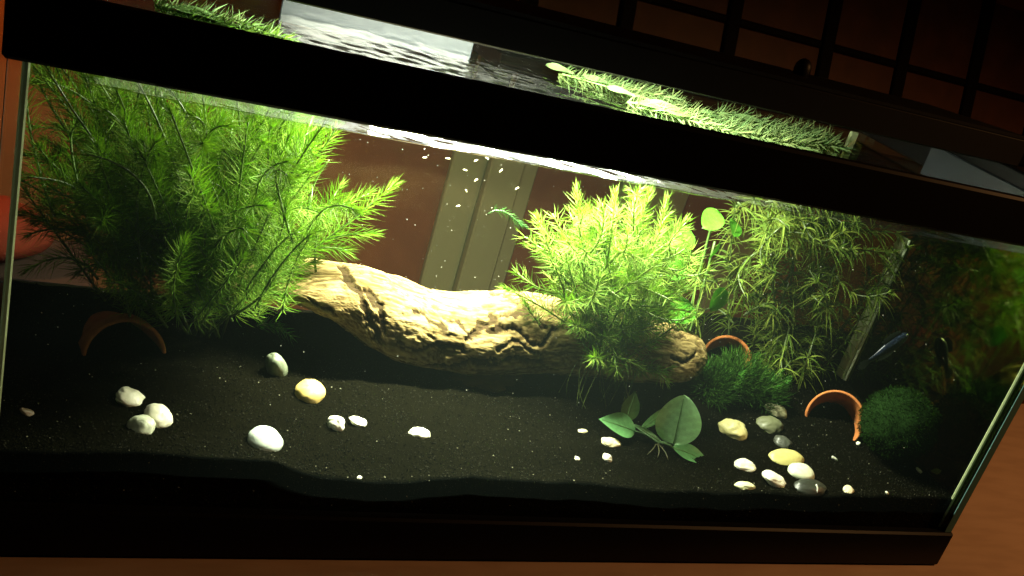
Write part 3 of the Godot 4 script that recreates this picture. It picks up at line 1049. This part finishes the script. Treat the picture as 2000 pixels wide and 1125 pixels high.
# ------------------------------------------------------------------ plants
func left_hornwort() -> void:
	var base := Vector3(0.146, 0.0, -0.168)
	base.y = sand_y(base.x, base.z)
	var p := thing("hornwort_bush", "big dark green needle-leaved bush filling the tank's left end", "plant", base)
	var ends := []
	# the arms that make its right-hand outline
	for e in [[0.261, 0.207, -0.170], [0.246, 0.196, -0.175], [0.250, 0.172, -0.160], [0.232, 0.160, -0.150], [0.215, 0.145, -0.160], [0.226, 0.196, -0.180], [0.205, 0.232, -0.180], [0.214, 0.214, -0.18], [0.196, 0.244, -0.19], [0.185, 0.252, -0.18], [0.178, 0.235, -0.15], [0.200, 0.200, -0.16], [0.212, 0.186, -0.15], [0.192, 0.171, -0.14], [0.235, 0.182, -0.19], [0.186, 0.214, -0.16], [0.172, 0.15, -0.14]]:
		ends.append(Vector3(e[0], e[1], e[2]))
	for i in 76:
		ends.append(Vector3(rng.randf_range(0.012, 0.185), rng.randf_range(0.14, 0.274), rng.randf_range(-0.29, -0.06)))
	for i in 46:
		ends.append(Vector3(rng.randf_range(0.012, 0.19), rng.randf_range(0.225, 0.278), rng.randf_range(-0.27, -0.05)))
	for i in 44:
		ends.append(Vector3(rng.randf_range(0.012, 0.13), rng.randf_range(0.105, 0.19), rng.randf_range(-0.28, -0.11)))
	for i in 90:
		ends.append(Vector3(rng.randf_range(0.03, 0.215), rng.randf_range(0.15, 0.262), rng.randf_range(-0.25, -0.06)))
	var idx := 0
	for e in ends:
		var a := base + Vector3(rng.randf_range(-0.012, 0.012), 0.0, rng.randf_range(-0.012, 0.012))
		if idx >= 40 or (idx < 17 and idx % 2 == 1):
			# side shoots that leave the main stems higher up
			a = a.lerp(e, rng.randf_range(0.35, 0.7)) + jitter(0.026)
			a.y = maxf(a.y, base.y + 0.02)
		var bow := Vector3(rng.randf_range(-0.025, 0.025), rng.randf_range(-0.005, 0.035), rng.randf_range(-0.025, 0.025))
		var pts := path(a, e, bow, 16)
		var rel := []
		for q in pts:
			rel.append(inside(q))
		var g := rng.randf_range(0.75, 1.25)
		local_stem(p, rel, {"r": 0.0010, "gap": 0.0044, "bare": rng.randf_range(0.03, 0.07) if idx < 40 else 0.004, "n": 10, "len": 0.0155, "open": 1.05, "w": 0.00031, "curl": 0.45,
			"col": Color(0.135 * g, 0.245 * g, 0.03 * g), "stalk": Color(0.09, 0.15, 0.03), "mat": M.needle})
		idx += 1


func local_stem(p: Node3D, pts: Array, o: Dictionary) -> void:
	# world points to the plant's own axes; the needle clip needs world axes, so the foliage nodes carry the offset back
	var holder := Node3D.new()
	holder.free()
	whorl_stem_at(p, pts, o)


func whorl_stem_at(p: Node3D, pts: Array, o: Dictionary) -> void:
	var at := p.position
	var before := p.get_child_count()
	whorl_stem(p, pts, o)
	for i in range(before, p.get_child_count()):
		p.get_child(i).position = -at


func centre_hornwort() -> void:
	var base := Vector3(0.458, 0.100, -0.135)
	var p := thing("hornwort_bush", "bright yellow-green needle-leaved bush on the driftwood's right half", "plant", base)
	var ends := [[0.394, 0.238, -0.15], [0.367, 0.214, -0.15], [0.363, 0.155, -0.15], [0.405, 0.226, -0.14], [0.428, 0.232, -0.15], [0.452, 0.236, -0.15], [0.478, 0.240, -0.16], [0.494, 0.225, -0.14],
		[0.500, 0.200, -0.13], [0.506, 0.175, -0.12], [0.502, 0.150, -0.12], [0.494, 0.128, -0.11], [0.385, 0.190, -0.13], [0.400, 0.170, -0.12], [0.380, 0.140, -0.13], [0.410, 0.146, -0.11], [0.430, 0.19, -0.11],
		[0.445, 0.21, -0.12], [0.455, 0.17, -0.10], [0.470, 0.195, -0.11], [0.480, 0.16, -0.10], [0.440, 0.14, -0.10], [0.425, 0.125, -0.10], [0.465, 0.128, -0.095], [0.486, 0.21, -0.13], [0.415, 0.205, -0.14],
		[0.480, 0.112, -0.09], [0.498, 0.112, -0.105], [0.46, 0.22, -0.17], [0.44, 0.18, -0.17], [0.41, 0.15, -0.16], [0.50, 0.18, -0.16],
		[0.488, 0.187, -0.115], [0.476, 0.178, -0.125], [0.463, 0.152, -0.115], [0.449, 0.158, -0.11], [0.434, 0.165, -0.12], [0.492, 0.164, -0.11], [0.421, 0.178, -0.13]]
	var shoots := []
	for e in ends:
		shoots.append([base + Vector3(rng.randf_range(-0.018, 0.018), rng.randf_range(-0.004, 0.012), rng.randf_range(-0.01, 0.01)), Vector3(e[0], e[1], e[2]) + jitter(0.008), 0.02])
	for i in 95:
		var d := Vector3(rng.randfn(), rng.randfn(), rng.randfn()).normalized() * pow(rng.randf(), 0.4)
		var at := Vector3(0.440 + d.x * 0.056, 0.170 + d.y * 0.055, -0.135 + d.z * 0.030)
		var dir := (d * 0.8 + Vector3(0, 0.35, 0) + jitter(0.6)).normalized()
		shoots.append([at, at + dir * rng.randf_range(0.022, 0.042), 0.002])
	for sh in shoots:
		var pts := path(sh[0], sh[1], jitter(0.014), 12)
		for i in pts.size():
			pts[i] = inside(pts[i])
		var g := rng.randf_range(0.8, 1.3)
		whorl_stem_at(p, pts, {"r": 0.0010, "gap": 0.0042, "bare": sh[2], "n": 8, "len": 0.0125, "open": 1.15, "w": 0.00042, "curl": 0.45, "mess": 0.4,
			"col": Color(0.16 * g, 0.265 * g, 0.045 * g), "stalk": Color(0.13, 0.2, 0.03), "mat": M.needle})
	# thin pale roots that hang in front of the log
	for i in 16:
		var a2 := base + Vector3(rng.randf_range(-0.03, 0.035), rng.randf_range(0.0, 0.02), rng.randf_range(0.0, 0.02))
		var b2 := Vector3(a2.x + rng.randf_range(-0.02, 0.02), 0.07, a2.z + rng.randf_range(0.0, 0.025))
		var st := begin()
		st.set_color(Color(0.10, 0.14, 0.03))
		var pp := path(a2, b2, jitter(0.01), 8)
		var rr := []
		for k in 8:
			rr.append(0.0004)
		tube(st, pp, rr, 4)
		var o := commit("root", st, M.stalk, p)
		o.position = -base


func right_hornwort() -> void:
	var base := Vector3(0.69, sand_y(0.69, -0.20), -0.20)
	var p := thing("water_weed", "loose dim weed with drooping leaf whorls at the back right corner", "plant", base)
	var spec := [
		[[0.728, 0.075, -0.20], [0.640, 0.235, -0.20]], [[0.70, 0.075, -0.21], [0.620, 0.215, -0.21]], [[0.72, 0.08, -0.195], [0.690, 0.225, -0.19]],
		[[0.735, 0.08, -0.20], [0.735, 0.222, -0.175]], [[0.715, 0.08, -0.20], [0.752, 0.224, -0.180]], [[0.66, 0.08, -0.21], [0.60, 0.228, -0.19]],
		[[0.69, 0.08, -0.22], [0.665, 0.24, -0.22]], [[0.73, 0.08, -0.22], [0.71, 0.24, -0.21]], [[0.64, 0.085, -0.22], [0.58, 0.225, -0.21]],
		[[0.70, 0.08, -0.19], [0.67, 0.19, -0.18]], [[0.72, 0.08, -0.19], [0.71, 0.17, -0.18]], [[0.68, 0.08, -0.2], [0.65, 0.17, -0.19]],
		[[0.735, 0.08, -0.21], [0.742, 0.19, -0.2]], [[0.705, 0.08, -0.185], [0.690, 0.13, -0.175]], [[0.665, 0.08, -0.19], [0.655, 0.125, -0.18]],
		[[0.62, 0.225, -0.20], [0.755, 0.232, -0.19]], [[0.58, 0.228, -0.21], [0.70, 0.24, -0.20]], [[0.60, 0.235, -0.2], [0.72, 0.25, -0.21]],
		[[0.64, 0.21, -0.2], [0.745, 0.215, -0.185]], [[0.61, 0.24, -0.22], [0.73, 0.245, -0.23]],
	]
	for i in 34:
		var q := Vector3(rng.randf_range(0.585, 0.705), rng.randf_range(0.12, 0.25), rng.randf_range(-0.225, -0.165))
		var r := q + (jitter(1.0) + Vector3(0.2, 0.2, 0)).normalized() * rng.randf_range(0.025, 0.05)
		spec.append([[q.x, q.y, q.z], [r.x, r.y, r.z]])
	for s in spec:
		var a := Vector3(s[0][0], s[0][1], s[0][2])
		var b := Vector3(s[1][0], s[1][1], s[1][2])
		var pts := path(a, b, jitter(0.035), 14)
		for i in pts.size():
			pts[i] = inside(pts[i])
		var g := rng.randf_range(0.7, 1.25)
		whorl_stem_at(p, pts, {"r": 0.0010, "gap": 0.0125, "bare": 0.006, "n": 11, "len": 0.024, "open": 1.0, "w": 0.00065, "curl": -0.2, "sag": -1.25, "mess": 0.5, "steps": 5,
			"col": Color(0.125 * g, 0.19 * g, 0.032 * g), "stalk": Color(0.07, 0.10, 0.03), "mat": M.needle})


func leaf_mesh(st: SurfaceTool, at: Vector3, along: Vector3, up: Vector3, length: float, width: float, arch: float, cup: float, tip: float, c: Color, nl := 28, nw := 10) -> void:
	# a leaf with a midrib fold, arched along its length; tip: 1 round, 2 pointed
	along = along.normalized()
	var side := along.cross(up).normalized()
	var nrm := side.cross(along).normalized()
	var g := []
	for i in nl + 1:
		var t := float(i) / nl
		var w := width * 0.5 * pow(sin(PI * pow(t, 0.8)), 0.62 if tip < 1.5 else 0.9)
		if tip >= 1.5:
			w *= lerpf(1.05, 0.75, t)
		var row := []
		for k in nw + 1:
			var s := lerpf(-1.0, 1.0, float(k) / nw)
			var wave := 0.03 * length * sin(t * 9.0 + s * 2.0) * absf(s) * 0.35
			row.append(at + along * length * t * (1.0 - 0.12 * arch * t) + side * w * s + nrm * (arch * length * 0.5 * (t - t * t * 1.25) + cup * width * 0.5 * s * s * sin(PI * t) + wave))
		g.append(row)
	for i in nl:
		for k in nw:
			var f := 1.0 - 0.22 * (1.0 if k == nw / 2 or k == nw / 2 - 1 else 0.0) * 0.0
			var s2 := absf(lerpf(-1.0, 1.0, (k + 0.5) / nw))
			var vein := pow(absf(sin((float(i) / nl * 7.0 - s2 * 1.3) * PI)), 6.0)
			var v := 1.0 + 0.22 * noise_a.get_noise_3dv(g[i][k] * 140.0) + 0.12 * vein
			st.set_color(Color(c.r * v * f, c.g * v * f, c.b * v * f))
			st.add_vertex(g[i][k])
			st.add_vertex(g[i + 1][k])
			st.add_vertex(g[i][k + 1])
			st.add_vertex(g[i][k + 1])
			st.add_vertex(g[i + 1][k])
			st.add_vertex(g[i + 1][k + 1])


func broad_leaf_plant() -> void:
	var base := Vector3(0.484, sand_y(0.484, -0.066) + 0.001, -0.066)
	var p := thing("broad_leaf_plant", "small plant with six broad blue-green leaves on the front sand", "plant", base)
	# target points: leaf root, leaf tip, width, up hint, arch, cup, pointed
	var leaves := [
		[Vector3(0.497, 0.0690, -0.062), Vector3(0.498, 0.1085, -0.073), 0.036, Vector3(-0.55, 0.25, 1.0), 0.10, 0.20, 1.0, Color(0.36, 0.62, 0.30)],
		[Vector3(0.494, 0.0690, -0.058), Vector3(0.534, 0.0600, -0.048), 0.018, Vector3(0.1, 1.0, 0.45), 0.35, 0.12, 2.0, Color(0.09, 0.23, 0.08)],
		[Vector3(0.466, 0.0730, -0.072), Vector3(0.433, 0.0790, -0.078), 0.022, Vector3(0.1, 1.0, 0.8), 0.22, 0.25, 2.0, Color(0.12, 0.31, 0.11)],
		[Vector3(0.459, 0.0770, -0.080), Vector3(0.4665, 0.0985, -0.092), 0.017, Vector3(-0.2, 0.2, 1.0), 0.10, 0.18, 2.0, Color(0.07, 0.14, 0.035)],
		[Vector3(0.470, 0.0745, -0.073), Vector3(0.512, 0.0980, -0.088), 0.0085, Vector3(0.0, 1.0, 0.6), 0.35, 0.10, 2.0, Color(0.12, 0.26, 0.08)],
		[Vector3(0.489, 0.0680, -0.064), Vector3(0.459, 0.0800, -0.074), 0.006, Vector3(0.0, 1.0, 0.7), 0.15, 0.30, 2.0, Color(0.13, 0.27, 0.12)],
	]
	for l in leaves:
		var st := begin()
		leaf_mesh(st, l[0], l[1] - l[0], l[3], l[0].distance_to(l[1]), l[2], l[4], l[5], l[6], l[7])
		var o := commit("leaf", st, M.broad, p)
		o.position = -base
		var st2 := begin()
		st2.set_color(Color(0.14, 0.26, 0.09))
		var up: Vector3 = l[3]
		var al: Vector3 = (l[1] - l[0]).normalized()
		var side := al.cross(up).normalized()
		var nr := side.cross(al).normalized()
		var pts := []
		var rr := []
		var ln: float = l[0].distance_to(l[1])
		for i in 10:
			var t := i / 9.0 * 0.93
			pts.append(l[0] + al * ln * t * (1.0 - 0.12 * l[4] * t) + nr * (l[4] * ln * 0.5 * (t - t * t * 1.25) + 0.0001))
			rr.append(lerpf(0.00045, 0.00012, t))
		tube(st2, pts, rr, 5)
		commit("midrib", st2, M.broad, o)
		var st3 := begin()
		st3.set_color(Color(0.09, 0.16, 0.06))
		tube(st3, path(base, l[0], Vector3(0, 0.003, 0), 6), [0.0008, 0.0008, 0.0008, 0.0008, 0.0008, 0.0008], 6)
		var s3 := commit("leaf_stalk", st3, M.broad, p)
		s3.position = -base
	for i in 3:
		var st4 := begin()
		st4.set_color(Color(0.10, 0.10, 0.04))
		var b := Vector3(0.468 + i * 0.008, sand_y(0.47, -0.05) + 0.001, -0.050 + i * 0.003)
		tube(st4, path(base, b, Vector3(0, 0.004, 0.004), 6), [0.0004, 0.0004, 0.0004, 0.0004, 0.0003, 0.0003], 4)
		var r4 := commit("root", st4, M.stalk, p)
		r4.position = -base


func round_leaf_plant() -> void:
	var base := Vector3(0.575, sand_y(0.575, -0.2), -0.20)
	var p := thing("round_leaf_plant", "tall plant with round bright green leaves right of the bright bush", "plant", base)
	var stems := [[Vector3(0.575, 0.08, -0.20), Vector3(0.553, 0.222, -0.198)], [Vector3(0.58, 0.08, -0.205), Vector3(0.568, 0.192, -0.204)], [Vector3(0.57, 0.08, -0.20), Vector3(0.535, 0.15, -0.18)]]
	for s in stems:
		var st := begin()
		st.set_color(Color(0.08, 0.15, 0.03))
		var pts := path(s[0], s[1], jitter(0.006), 10)
		var rr := []
		for i in 10:
			rr.append(0.0011)
		tube(st, pts, rr, 6)
		var o := commit("stem", st, M.stalk, p)
		o.position = -base
	# centre, diameter, facing
	var leaves := [
		[Vector3(0.5470, 0.2143, -0.190), 0.024, Vector3(-0.3, 0.6, 0.7)], [Vector3(0.5644, 0.1866, -0.195), 0.020, Vector3(0.6, -0.2, 0.7)],
		[Vector3(0.5870, 0.1430, -0.195), 0.027, Vector3(0.25, 0.05, 1.0)], [Vector3(0.5398, 0.1356, -0.175), 0.030, Vector3(-0.2, 0.75, 0.7)], [Vector3(0.5181, 0.1959, -0.180), 0.026, Vector3(-0.4, 0.3, 0.8)],
		[Vector3(0.5832, 0.2063, -0.205), 0.021, Vector3(0.3, 0.7, 0.6)], [Vector3(0.5260, 0.1700, -0.182), 0.024, Vector3(-0.5, 0.3, 0.6)],
	]
	for l in leaves:
		var n: Vector3 = l[2].normalized()
		var along := Vector3(0.35, 0.8, 0.1).cross(n).cross(n).normalized()
		var d: float = l[1] * 0.9
		var st := begin()
		leaf_mesh(st, l[0] - along * d * 0.5, along, n, d, d * 0.95, 0.06, 0.12, 1.0, Color(0.07, 0.26, 0.02) * rng.randf_range(0.85, 1.15), 12, 8)
		var o := commit("leaf", st, M.leaf, p)
		o.position = -base


func tuft(called: String, parent: Node3D, c: Vector3, r: Vector3, count: int, ln: float, w: float, col: Color, m: Material, up_bias: float, floor_y := 0.0) -> void:
	# many short threads that stand out from a rounded clump
	var st := begin()
	st.set_smooth_group(-1)
	for i in count:
		var d := Vector3(rng.randfn(), rng.randfn(), rng.randfn()).normalized()
		var q := pow(rng.randf(), 0.33)
		var a := c + d * r * q * 0.95
		if a.y < floor_y:
			continue
		var dir := (d + jitter(0.7) + Vector3(0, up_bias, 0)).normalized()
		var g := rng.randf_range(0.6, 1.4)
		st.set_color(Color(col.r * g, col.g * g, col.b * g))
		blade(st, a, dir, dir.cross(jitter(1.0) + Vector3(0.01, 0, 0)).normalized(), ln * rng.randf_range(0.6, 1.3), w, jitter(0.4), true)
	var o := commit(called, st, m, parent)
	o.position = -parent.position
	o.set_meta("kind", "stuff")


func mosses() -> void:
	# spreading moss between the driftwood and the pebbles
	var c := Vector3(0.598, 0.082, -0.150)
	var p := thing("moss_clump", "dark green feathery moss heap behind the right pebbles", "moss", Vector3(0.598, sand_y(0.598, -0.15), -0.150))
	tuft("tuft", p, c + Vector3(-0.022, 0.0, 0.006), Vector3(0.022, 0.020, 0.022), 2600, 0.010, 0.00035, Color(0.024, 0.062, 0.010), M.moss, 0.5, 0.066)
	tuft("tuft", p, c + Vector3(0.006, 0.006, 0.0), Vector3(0.026, 0.024, 0.024), 3000, 0.010, 0.00035, Color(0.026, 0.066, 0.010), M.moss, 0.5, 0.066)
	tuft("tuft", p, c + Vector3(0.030, -0.001, 0.008), Vector3(0.024, 0.018, 0.022), 2600, 0.010, 0.00035, Color(0.022, 0.058, 0.010), M.moss, 0.5, 0.066)
	for i in 16:
		var a := c + Vector3(rng.randf_range(-0.03, 0.04), 0.0, rng.randf_range(-0.015, 0.02))
		var e := a + Vector3(rng.randf_range(-0.022, 0.022), rng.randf_range(0.012, 0.032), rng.randf_range(-0.01, 0.022))
		whorl_stem_at(p, path(a, e, jitter(0.006), 8), {"r": 0.0005, "gap": 0.0022, "bare": 0.004, "n": 5, "len": 0.0055, "open": 0.9, "w": 0.00035, "curl": 0.4,
			"col": Color(0.035, 0.115, 0.016), "stalk": Color(0.04, 0.08, 0.015), "mat": M.moss})
	# moss balls against the end glass
	var balls := [["round dark moss ball against the end glass right of the pot", Vector3(0.7205, 0.0, -0.068), 0.034]]
	for b in balls:
		var y: float = sand_y(b[1].x, b[1].z) + b[2] * 1.02
		var at := Vector3(b[1].x, y, b[1].z)
		var t := thing("moss_ball", b[0], "moss", at)
		var st := begin()
		ellipsoid(st, Vector3.ZERO, Vector3(1.0, 0.92, 1.0) * b[2] * 0.93, 40, 26, 0.14, 1.6, 8.0)
		var core_m := plain("moss_core", Color(0.007, 0.018, 0.004), 1.0)
		core_m.metallic_specular = 0.0
		commit("core", st, core_m, t)
		var st2 := begin()
		st2.set_smooth_group(-1)
		for i in 9000:
			var d := Vector3(rng.randfn(), rng.randfn(), rng.randfn()).normalized()
			var g := rng.randf_range(0.5, 1.5)
			st2.set_color(Color(0.008 * g, 0.019 * g, 0.004 * g))
			var dir := (d + jitter(0.8)).normalized()
			blade(st2, d * Vector3(1.0, 0.92, 1.0) * b[2] * 0.93 * (1.0 + 0.14 * noise_a.get_noise_3dv(d * 1.6 + Vector3(8.0, 5.6, -8.0))), dir, dir.cross(jitter(1.0) + Vector3(0.01, 0, 0)).normalized(), 0.0032 * rng.randf_range(0.6, 1.4), 0.00028, jitter(0.4), false)
		var f := commit("threads", st2, M.moss, t)
		f.set_meta("kind", "stuff")
	# the loose sprig near the arch
	var sp := thing("loose_sprig", "small loose green sprig under the driftwood's left arch", "plant", Vector3(0.186, 0.092, -0.150))
	for k in 3:
		var a3 := Vector3(0.178 + 0.004 * k, 0.0935 + 0.001 * k, -0.15)
		whorl_stem_at(sp, path(a3, a3 + Vector3(0.018, 0.004 - 0.004 * k, 0.004 * k), Vector3(0, 0.003, 0), 8), {"r": 0.0007, "gap": 0.003, "bare": 0.0, "n": 6, "len": 0.008, "open": 0.95, "w": 0.00045, "curl": 0.4,
			"col": Color(0.06, 0.17, 0.03), "stalk": Color(0.05, 0.1, 0.02), "mat": M.needle})
	# a thin twig with algae in front of the pale boards
	var tw := thing("weed_strand", "thin curled weed strand before the pale boards", "plant", Vector3(0.36, 0.182, -0.20))
	whorl_stem_at(tw, [Vector3(0.352, 0.1860, -0.20), Vector3(0.357, 0.1900, -0.20), Vector3(0.364, 0.1905, -0.20), Vector3(0.371, 0.1880, -0.20), Vector3(0.379, 0.1835, -0.20), Vector3(0.386, 0.181, -0.20)], {"r": 0.0009, "gap": 0.003, "bare": 0.006, "n": 6, "len": 0.0065, "open": 1.0, "w": 0.0004, "curl": 0.4,
		"col": Color(0.03, 0.085, 0.02), "stalk": Color(0.03, 0.06, 0.02), "mat": M.needle})


func floating_plants() -> void:
	var y := WATER_Y + 0.0012
	var sprigs := [
		["floating green sprig curling at the surface above the left bush", 0.092, -0.228, 0.150, -0.205],
		["floating sprig beside the pale leaf at the left surface", 0.105, -0.205, 0.168, -0.190],
		["floating sprig, leftmost in the right surface mat", 0.425, -0.300, 0.490, -0.262],
		["floating sprig at the back of the right surface mat", 0.455, -0.300, 0.540, -0.290],
		["floating sprig under the long white-lit leaf", 0.470, -0.240, 0.545, -0.215],
		["floating sprig in the middle of the right surface mat", 0.520, -0.270, 0.600, -0.240],
		["floating sprig at the front of the right surface mat", 0.540, -0.225, 0.625, -0.215],
		["floating sprig with branching tips in the right surface mat", 0.585, -0.285, 0.655, -0.262],
		["floating sprig near the right end of the surface mat", 0.615, -0.248, 0.690, -0.252],
		["floating sprig, rightmost and thinnest of the surface mat", 0.640, -0.275, 0.705, -0.282],
	]
	for s in sprigs:
		var a := Vector3(s[1], y, s[2])
		var b := Vector3(s[3], y + 0.001, s[4])
		var t := thing("floating_sprig", s[0], "plant", a, "plants floating on the water")
		for k in 3:
			var off := Vector3(rng.randf_range(-0.01, 0.01), rng.randf_range(0.0, 0.003), rng.randf_range(-0.012, 0.012))
			var pts := path(a + off * 0.5, b + off, Vector3(rng.randf_range(-0.01, 0.01), 0.002, rng.randf_range(-0.015, 0.015)), 12)
			whorl_stem_at(t, pts, {"r": 0.0009, "gap": 0.0046, "bare": 0.0, "n": 6, "len": 0.0125, "open": 1.15, "w": 0.0007, "curl": 0.2, "mess": 0.9, "steps": 4,
				"col": Color(0.14, 0.21, 0.08), "stalk": Color(0.14, 0.22, 0.06), "mat": M.needle, "clip": false})
	var leaves := [
		["pale floating leaf at the surface above the left bush", 0.116, -0.208, 0.036, 0.016, 0.4],
		["small pale floating leaf, leftmost of the right mat", 0.424, -0.298, 0.026, 0.018, 0.2],
		["pale floating leaf in the gap of the right mat", 0.465, -0.260, 0.028, 0.016, 0.3],
		["long white-lit floating leaf at the front of the mat", 0.500, -0.240, 0.046, 0.015, 0.1],
		["greenish floating leaf below the long white-lit leaf", 0.502, -0.220, 0.030, 0.014, 0.0],
		["half sunk dark floating leaf left of the mat", 0.478, -0.228, 0.024, 0.015, 0.5],
		["pale narrow floating leaf near the mat's right half", 0.603, -0.262, 0.046, 0.013, 0.2],
		["floating leaf tilted at the back of the mat", 0.455, -0.285, 0.030, 0.015, 0.25],
		["short floating leaf between the two long pale leaves", 0.552, -0.250, 0.028, 0.013, -0.3],
		["floating leaf at the right tip of the mat", 0.655, -0.258, 0.030, 0.010, 0.35],
	]
	for l in leaves:
		var st := begin()
		var al := Vector3(cos(l[5]), 0.0, sin(l[5]))
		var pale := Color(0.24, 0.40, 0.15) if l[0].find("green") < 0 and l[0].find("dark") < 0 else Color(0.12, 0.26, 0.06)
		leaf_mesh(st, -al * l[3] * 0.5, al, Vector3(0.0, 1.0, 0.12), l[3], l[4], 0.12, 0.1, 1.0, pale, 12, 8)
		var o := commit("floating_leaf", st, M.leaf)
		o.position = Vector3(l[1], y + 0.0055, l[2])
		tag(o, l[0], "leaf", "leaves floating on the water")


# ------------------------------------------------------------------ fish
func fish() -> void:
	var head := Vector3(0.741, 0.163, -0.122)
	var tail := Vector3(0.712, 0.133, -0.122)
	var t := thing("fish", "slender dark blue fish nosing up beside the end glass", "fish", tail)
	var ax := (head - tail).normalized()
	var up := Vector3(-ax.y, ax.x, 0.0).normalized()
	var side := ax.cross(up)
	var ln := head.distance_to(tail)
	var prof := [[0.0, 0.0022, 0.0008], [0.08, 0.0025, 0.0010], [0.2, 0.0033, 0.0016], [0.35, 0.0046, 0.0024], [0.5, 0.0058, 0.0031], [0.65, 0.0063, 0.0035], [0.78, 0.0058, 0.0035], [0.88, 0.0046, 0.0031], [0.95, 0.0030, 0.0022], [0.985, 0.0016, 0.0013], [1.0, 0.0003, 0.0003]]
	var st := begin()
	var seg := 20
	var ys := []
	for k in 3:
		var col := []
		for e in prof:
			col.append(e[k])
		ys.append(col)
	var ns := 40
	for i in ns:
		for k in seg:
			var q := []
			for uv in [[i, k], [i + 1, k], [i, k + 1], [i + 1, k + 1]]:
				var s: float = float(uv[0]) / ns
				var a: float = TAU * uv[1] / seg
				q.append(ax * ln * s + up * table_at(ys[0], ys[1], s) * sin(a) + side * table_at(ys[0], ys[2], s) * cos(a))
			var pat := noise_a.get_noise_2d(i * 0.9, k * 1.3)
			var c := Color(0.006, 0.008, 0.016).lerp(Color(0.03, 0.045, 0.075), clampf(pat * 1.6, 0.0, 1.0))
			st.set_color(c)
			for v in [q[0], q[1], q[2], q[2], q[1], q[3]]:
				st.add_vertex(v)
	var sm := plain("fish_scales", Color(1, 1, 1), 0.3)
	sm.vertex_color_use_as_albedo = true
	commit("body", st, sm, t)
	var fin_m := plain("fin_film", Color(1, 1, 1), 0.35)
	fin_m.vertex_color_use_as_albedo = true
	# fins: fans with rays, edged in pale blue
	fin(t, "dorsal_fin", fin_m, ax * ln * 0.45 + up * 0.0052, ax * ln * 0.86 + up * 0.0048, up * 0.0075 - ax * 0.002, 12)
	fin(t, "anal_fin", fin_m, ax * ln * 0.22 - up * 0.0030, ax * ln * 0.55 - up * 0.0052, -up * 0.0055 - ax * 0.002, 10)
	fin(t, "tail_fin", fin_m, ax * 0.001 + up * 0.0022, ax * 0.001 - up * 0.0022, -ax * 0.014, 10, 2.2)
	fin(t, "pectoral_fin", fin_m, ax * ln * 0.74 - up * 0.003 - side * 0.0034, ax * ln * 0.70 - up * 0.0045 - side * 0.0034, -up * 0.006 - ax * 0.003 - side * 0.004, 7, 1.8)
	for s in [-1.0, 1.0]:
		st = begin()
		ellipsoid(st, ax * ln * 0.93 + up * 0.0012 + side * 0.0023 * s, Vector3.ONE * 0.0009, 12, 8)
		commit("eye", st, plain("fish_eye", Color(0.02, 0.02, 0.02), 0.1), t)


func fin(t: Node3D, called: String, m: Material, a: Vector3, b: Vector3, reach: Vector3, n: int, flare := 1.15) -> void:
	var st := begin()
	var mid := (a + b) * 0.5
	for i in n:
		var s0 := float(i) / n
		var s1 := float(i + 1) / n
		var p0 := a.lerp(b, s0)
		var p1 := a.lerp(b, s1)
		var h0 := 0.65 + 0.35 * sin(PI * s0)
		var h1 := 0.65 + 0.35 * sin(PI * s1)
		var r := 1.0 if i % 2 == 0 else 0.88
		var q0 := mid + (p0 - mid) * flare + reach * h0 * r
		var q1 := mid + (p1 - mid) * flare + reach * h1 * r
		for v in [[p0, 0], [q0, 1], [p1, 0], [p1, 0], [q0, 1], [q1, 1]]:
			st.set_color(Color(0.012, 0.016, 0.03) if v[1] == 0 else Color(0.10, 0.12, 0.17))
			st.add_vertex(v[0])
	commit(called, st, m, t)


# ------------------------------------------------------------------ small things
func small_things() -> void:
	# food flakes sinking under the surface
	var m := plain("food_flake", Color(0.75, 0.72, 0.45), 0.6)
	var spots := [[0.309, 0.240, -0.150, 0.6], [0.317, 0.243, -0.150, -0.4], [0.330, 0.236, -0.150, 1.1], [0.303, 0.232, -0.150, -0.1], [0.313, 0.226, -0.150, 0.9], [0.346, 0.225, -0.150, 0.9], [0.308, 0.217, -0.150, -0.9], [0.275, 0.233, -0.16, 0.2], [0.288, 0.238, -0.15, 0.1], [0.305, 0.205, -0.15, 0.5]]
	for s in spots:
		var st := begin()
		ellipsoid(st, Vector3.ZERO, Vector3(0.0016, 0.0005, 0.0007), 8, 5, 0.5, 1.5, s[0] * 90.0)
		var o := commit("food_flake", st, m)
		o.position = Vector3(s[0], s[1], s[2])
		o.rotation = Vector3(0, 0, s[3])
		tag(o, "small pale food flake sinking just below the water surface", "flake", "sinking food flakes")
	# fine specks that drift in the water
	var mm := MultiMesh.new()
	mm.transform_format = MultiMesh.TRANSFORM_3D
	mm.mesh = SurfaceToolGrain()
	mm.instance_count = 420
	for i in mm.instance_count:
		var p := Vector3(rng.randf_range(0.03, 0.74), rng.randf_range(0.08, 0.27), rng.randf_range(-0.28, -0.03))
		var s := rng.randf_range(0.00018, 0.00045)
		mm.set_instance_transform(i, Transform3D(Basis.IDENTITY.scaled(Vector3.ONE * s), p))
	var mi := MultiMeshInstance3D.new()
	mi.name = "drifting_specks"
	mi.multimesh = mm
	mi.material_override = plain("speck", Color(0.5, 0.5, 0.4), 0.7)
	add_child(mi)
	mi.set_meta("kind", "stuff")
	mi.set_meta("label", "fine pale specks drifting in the water")
	mi.set_meta("category", "specks")
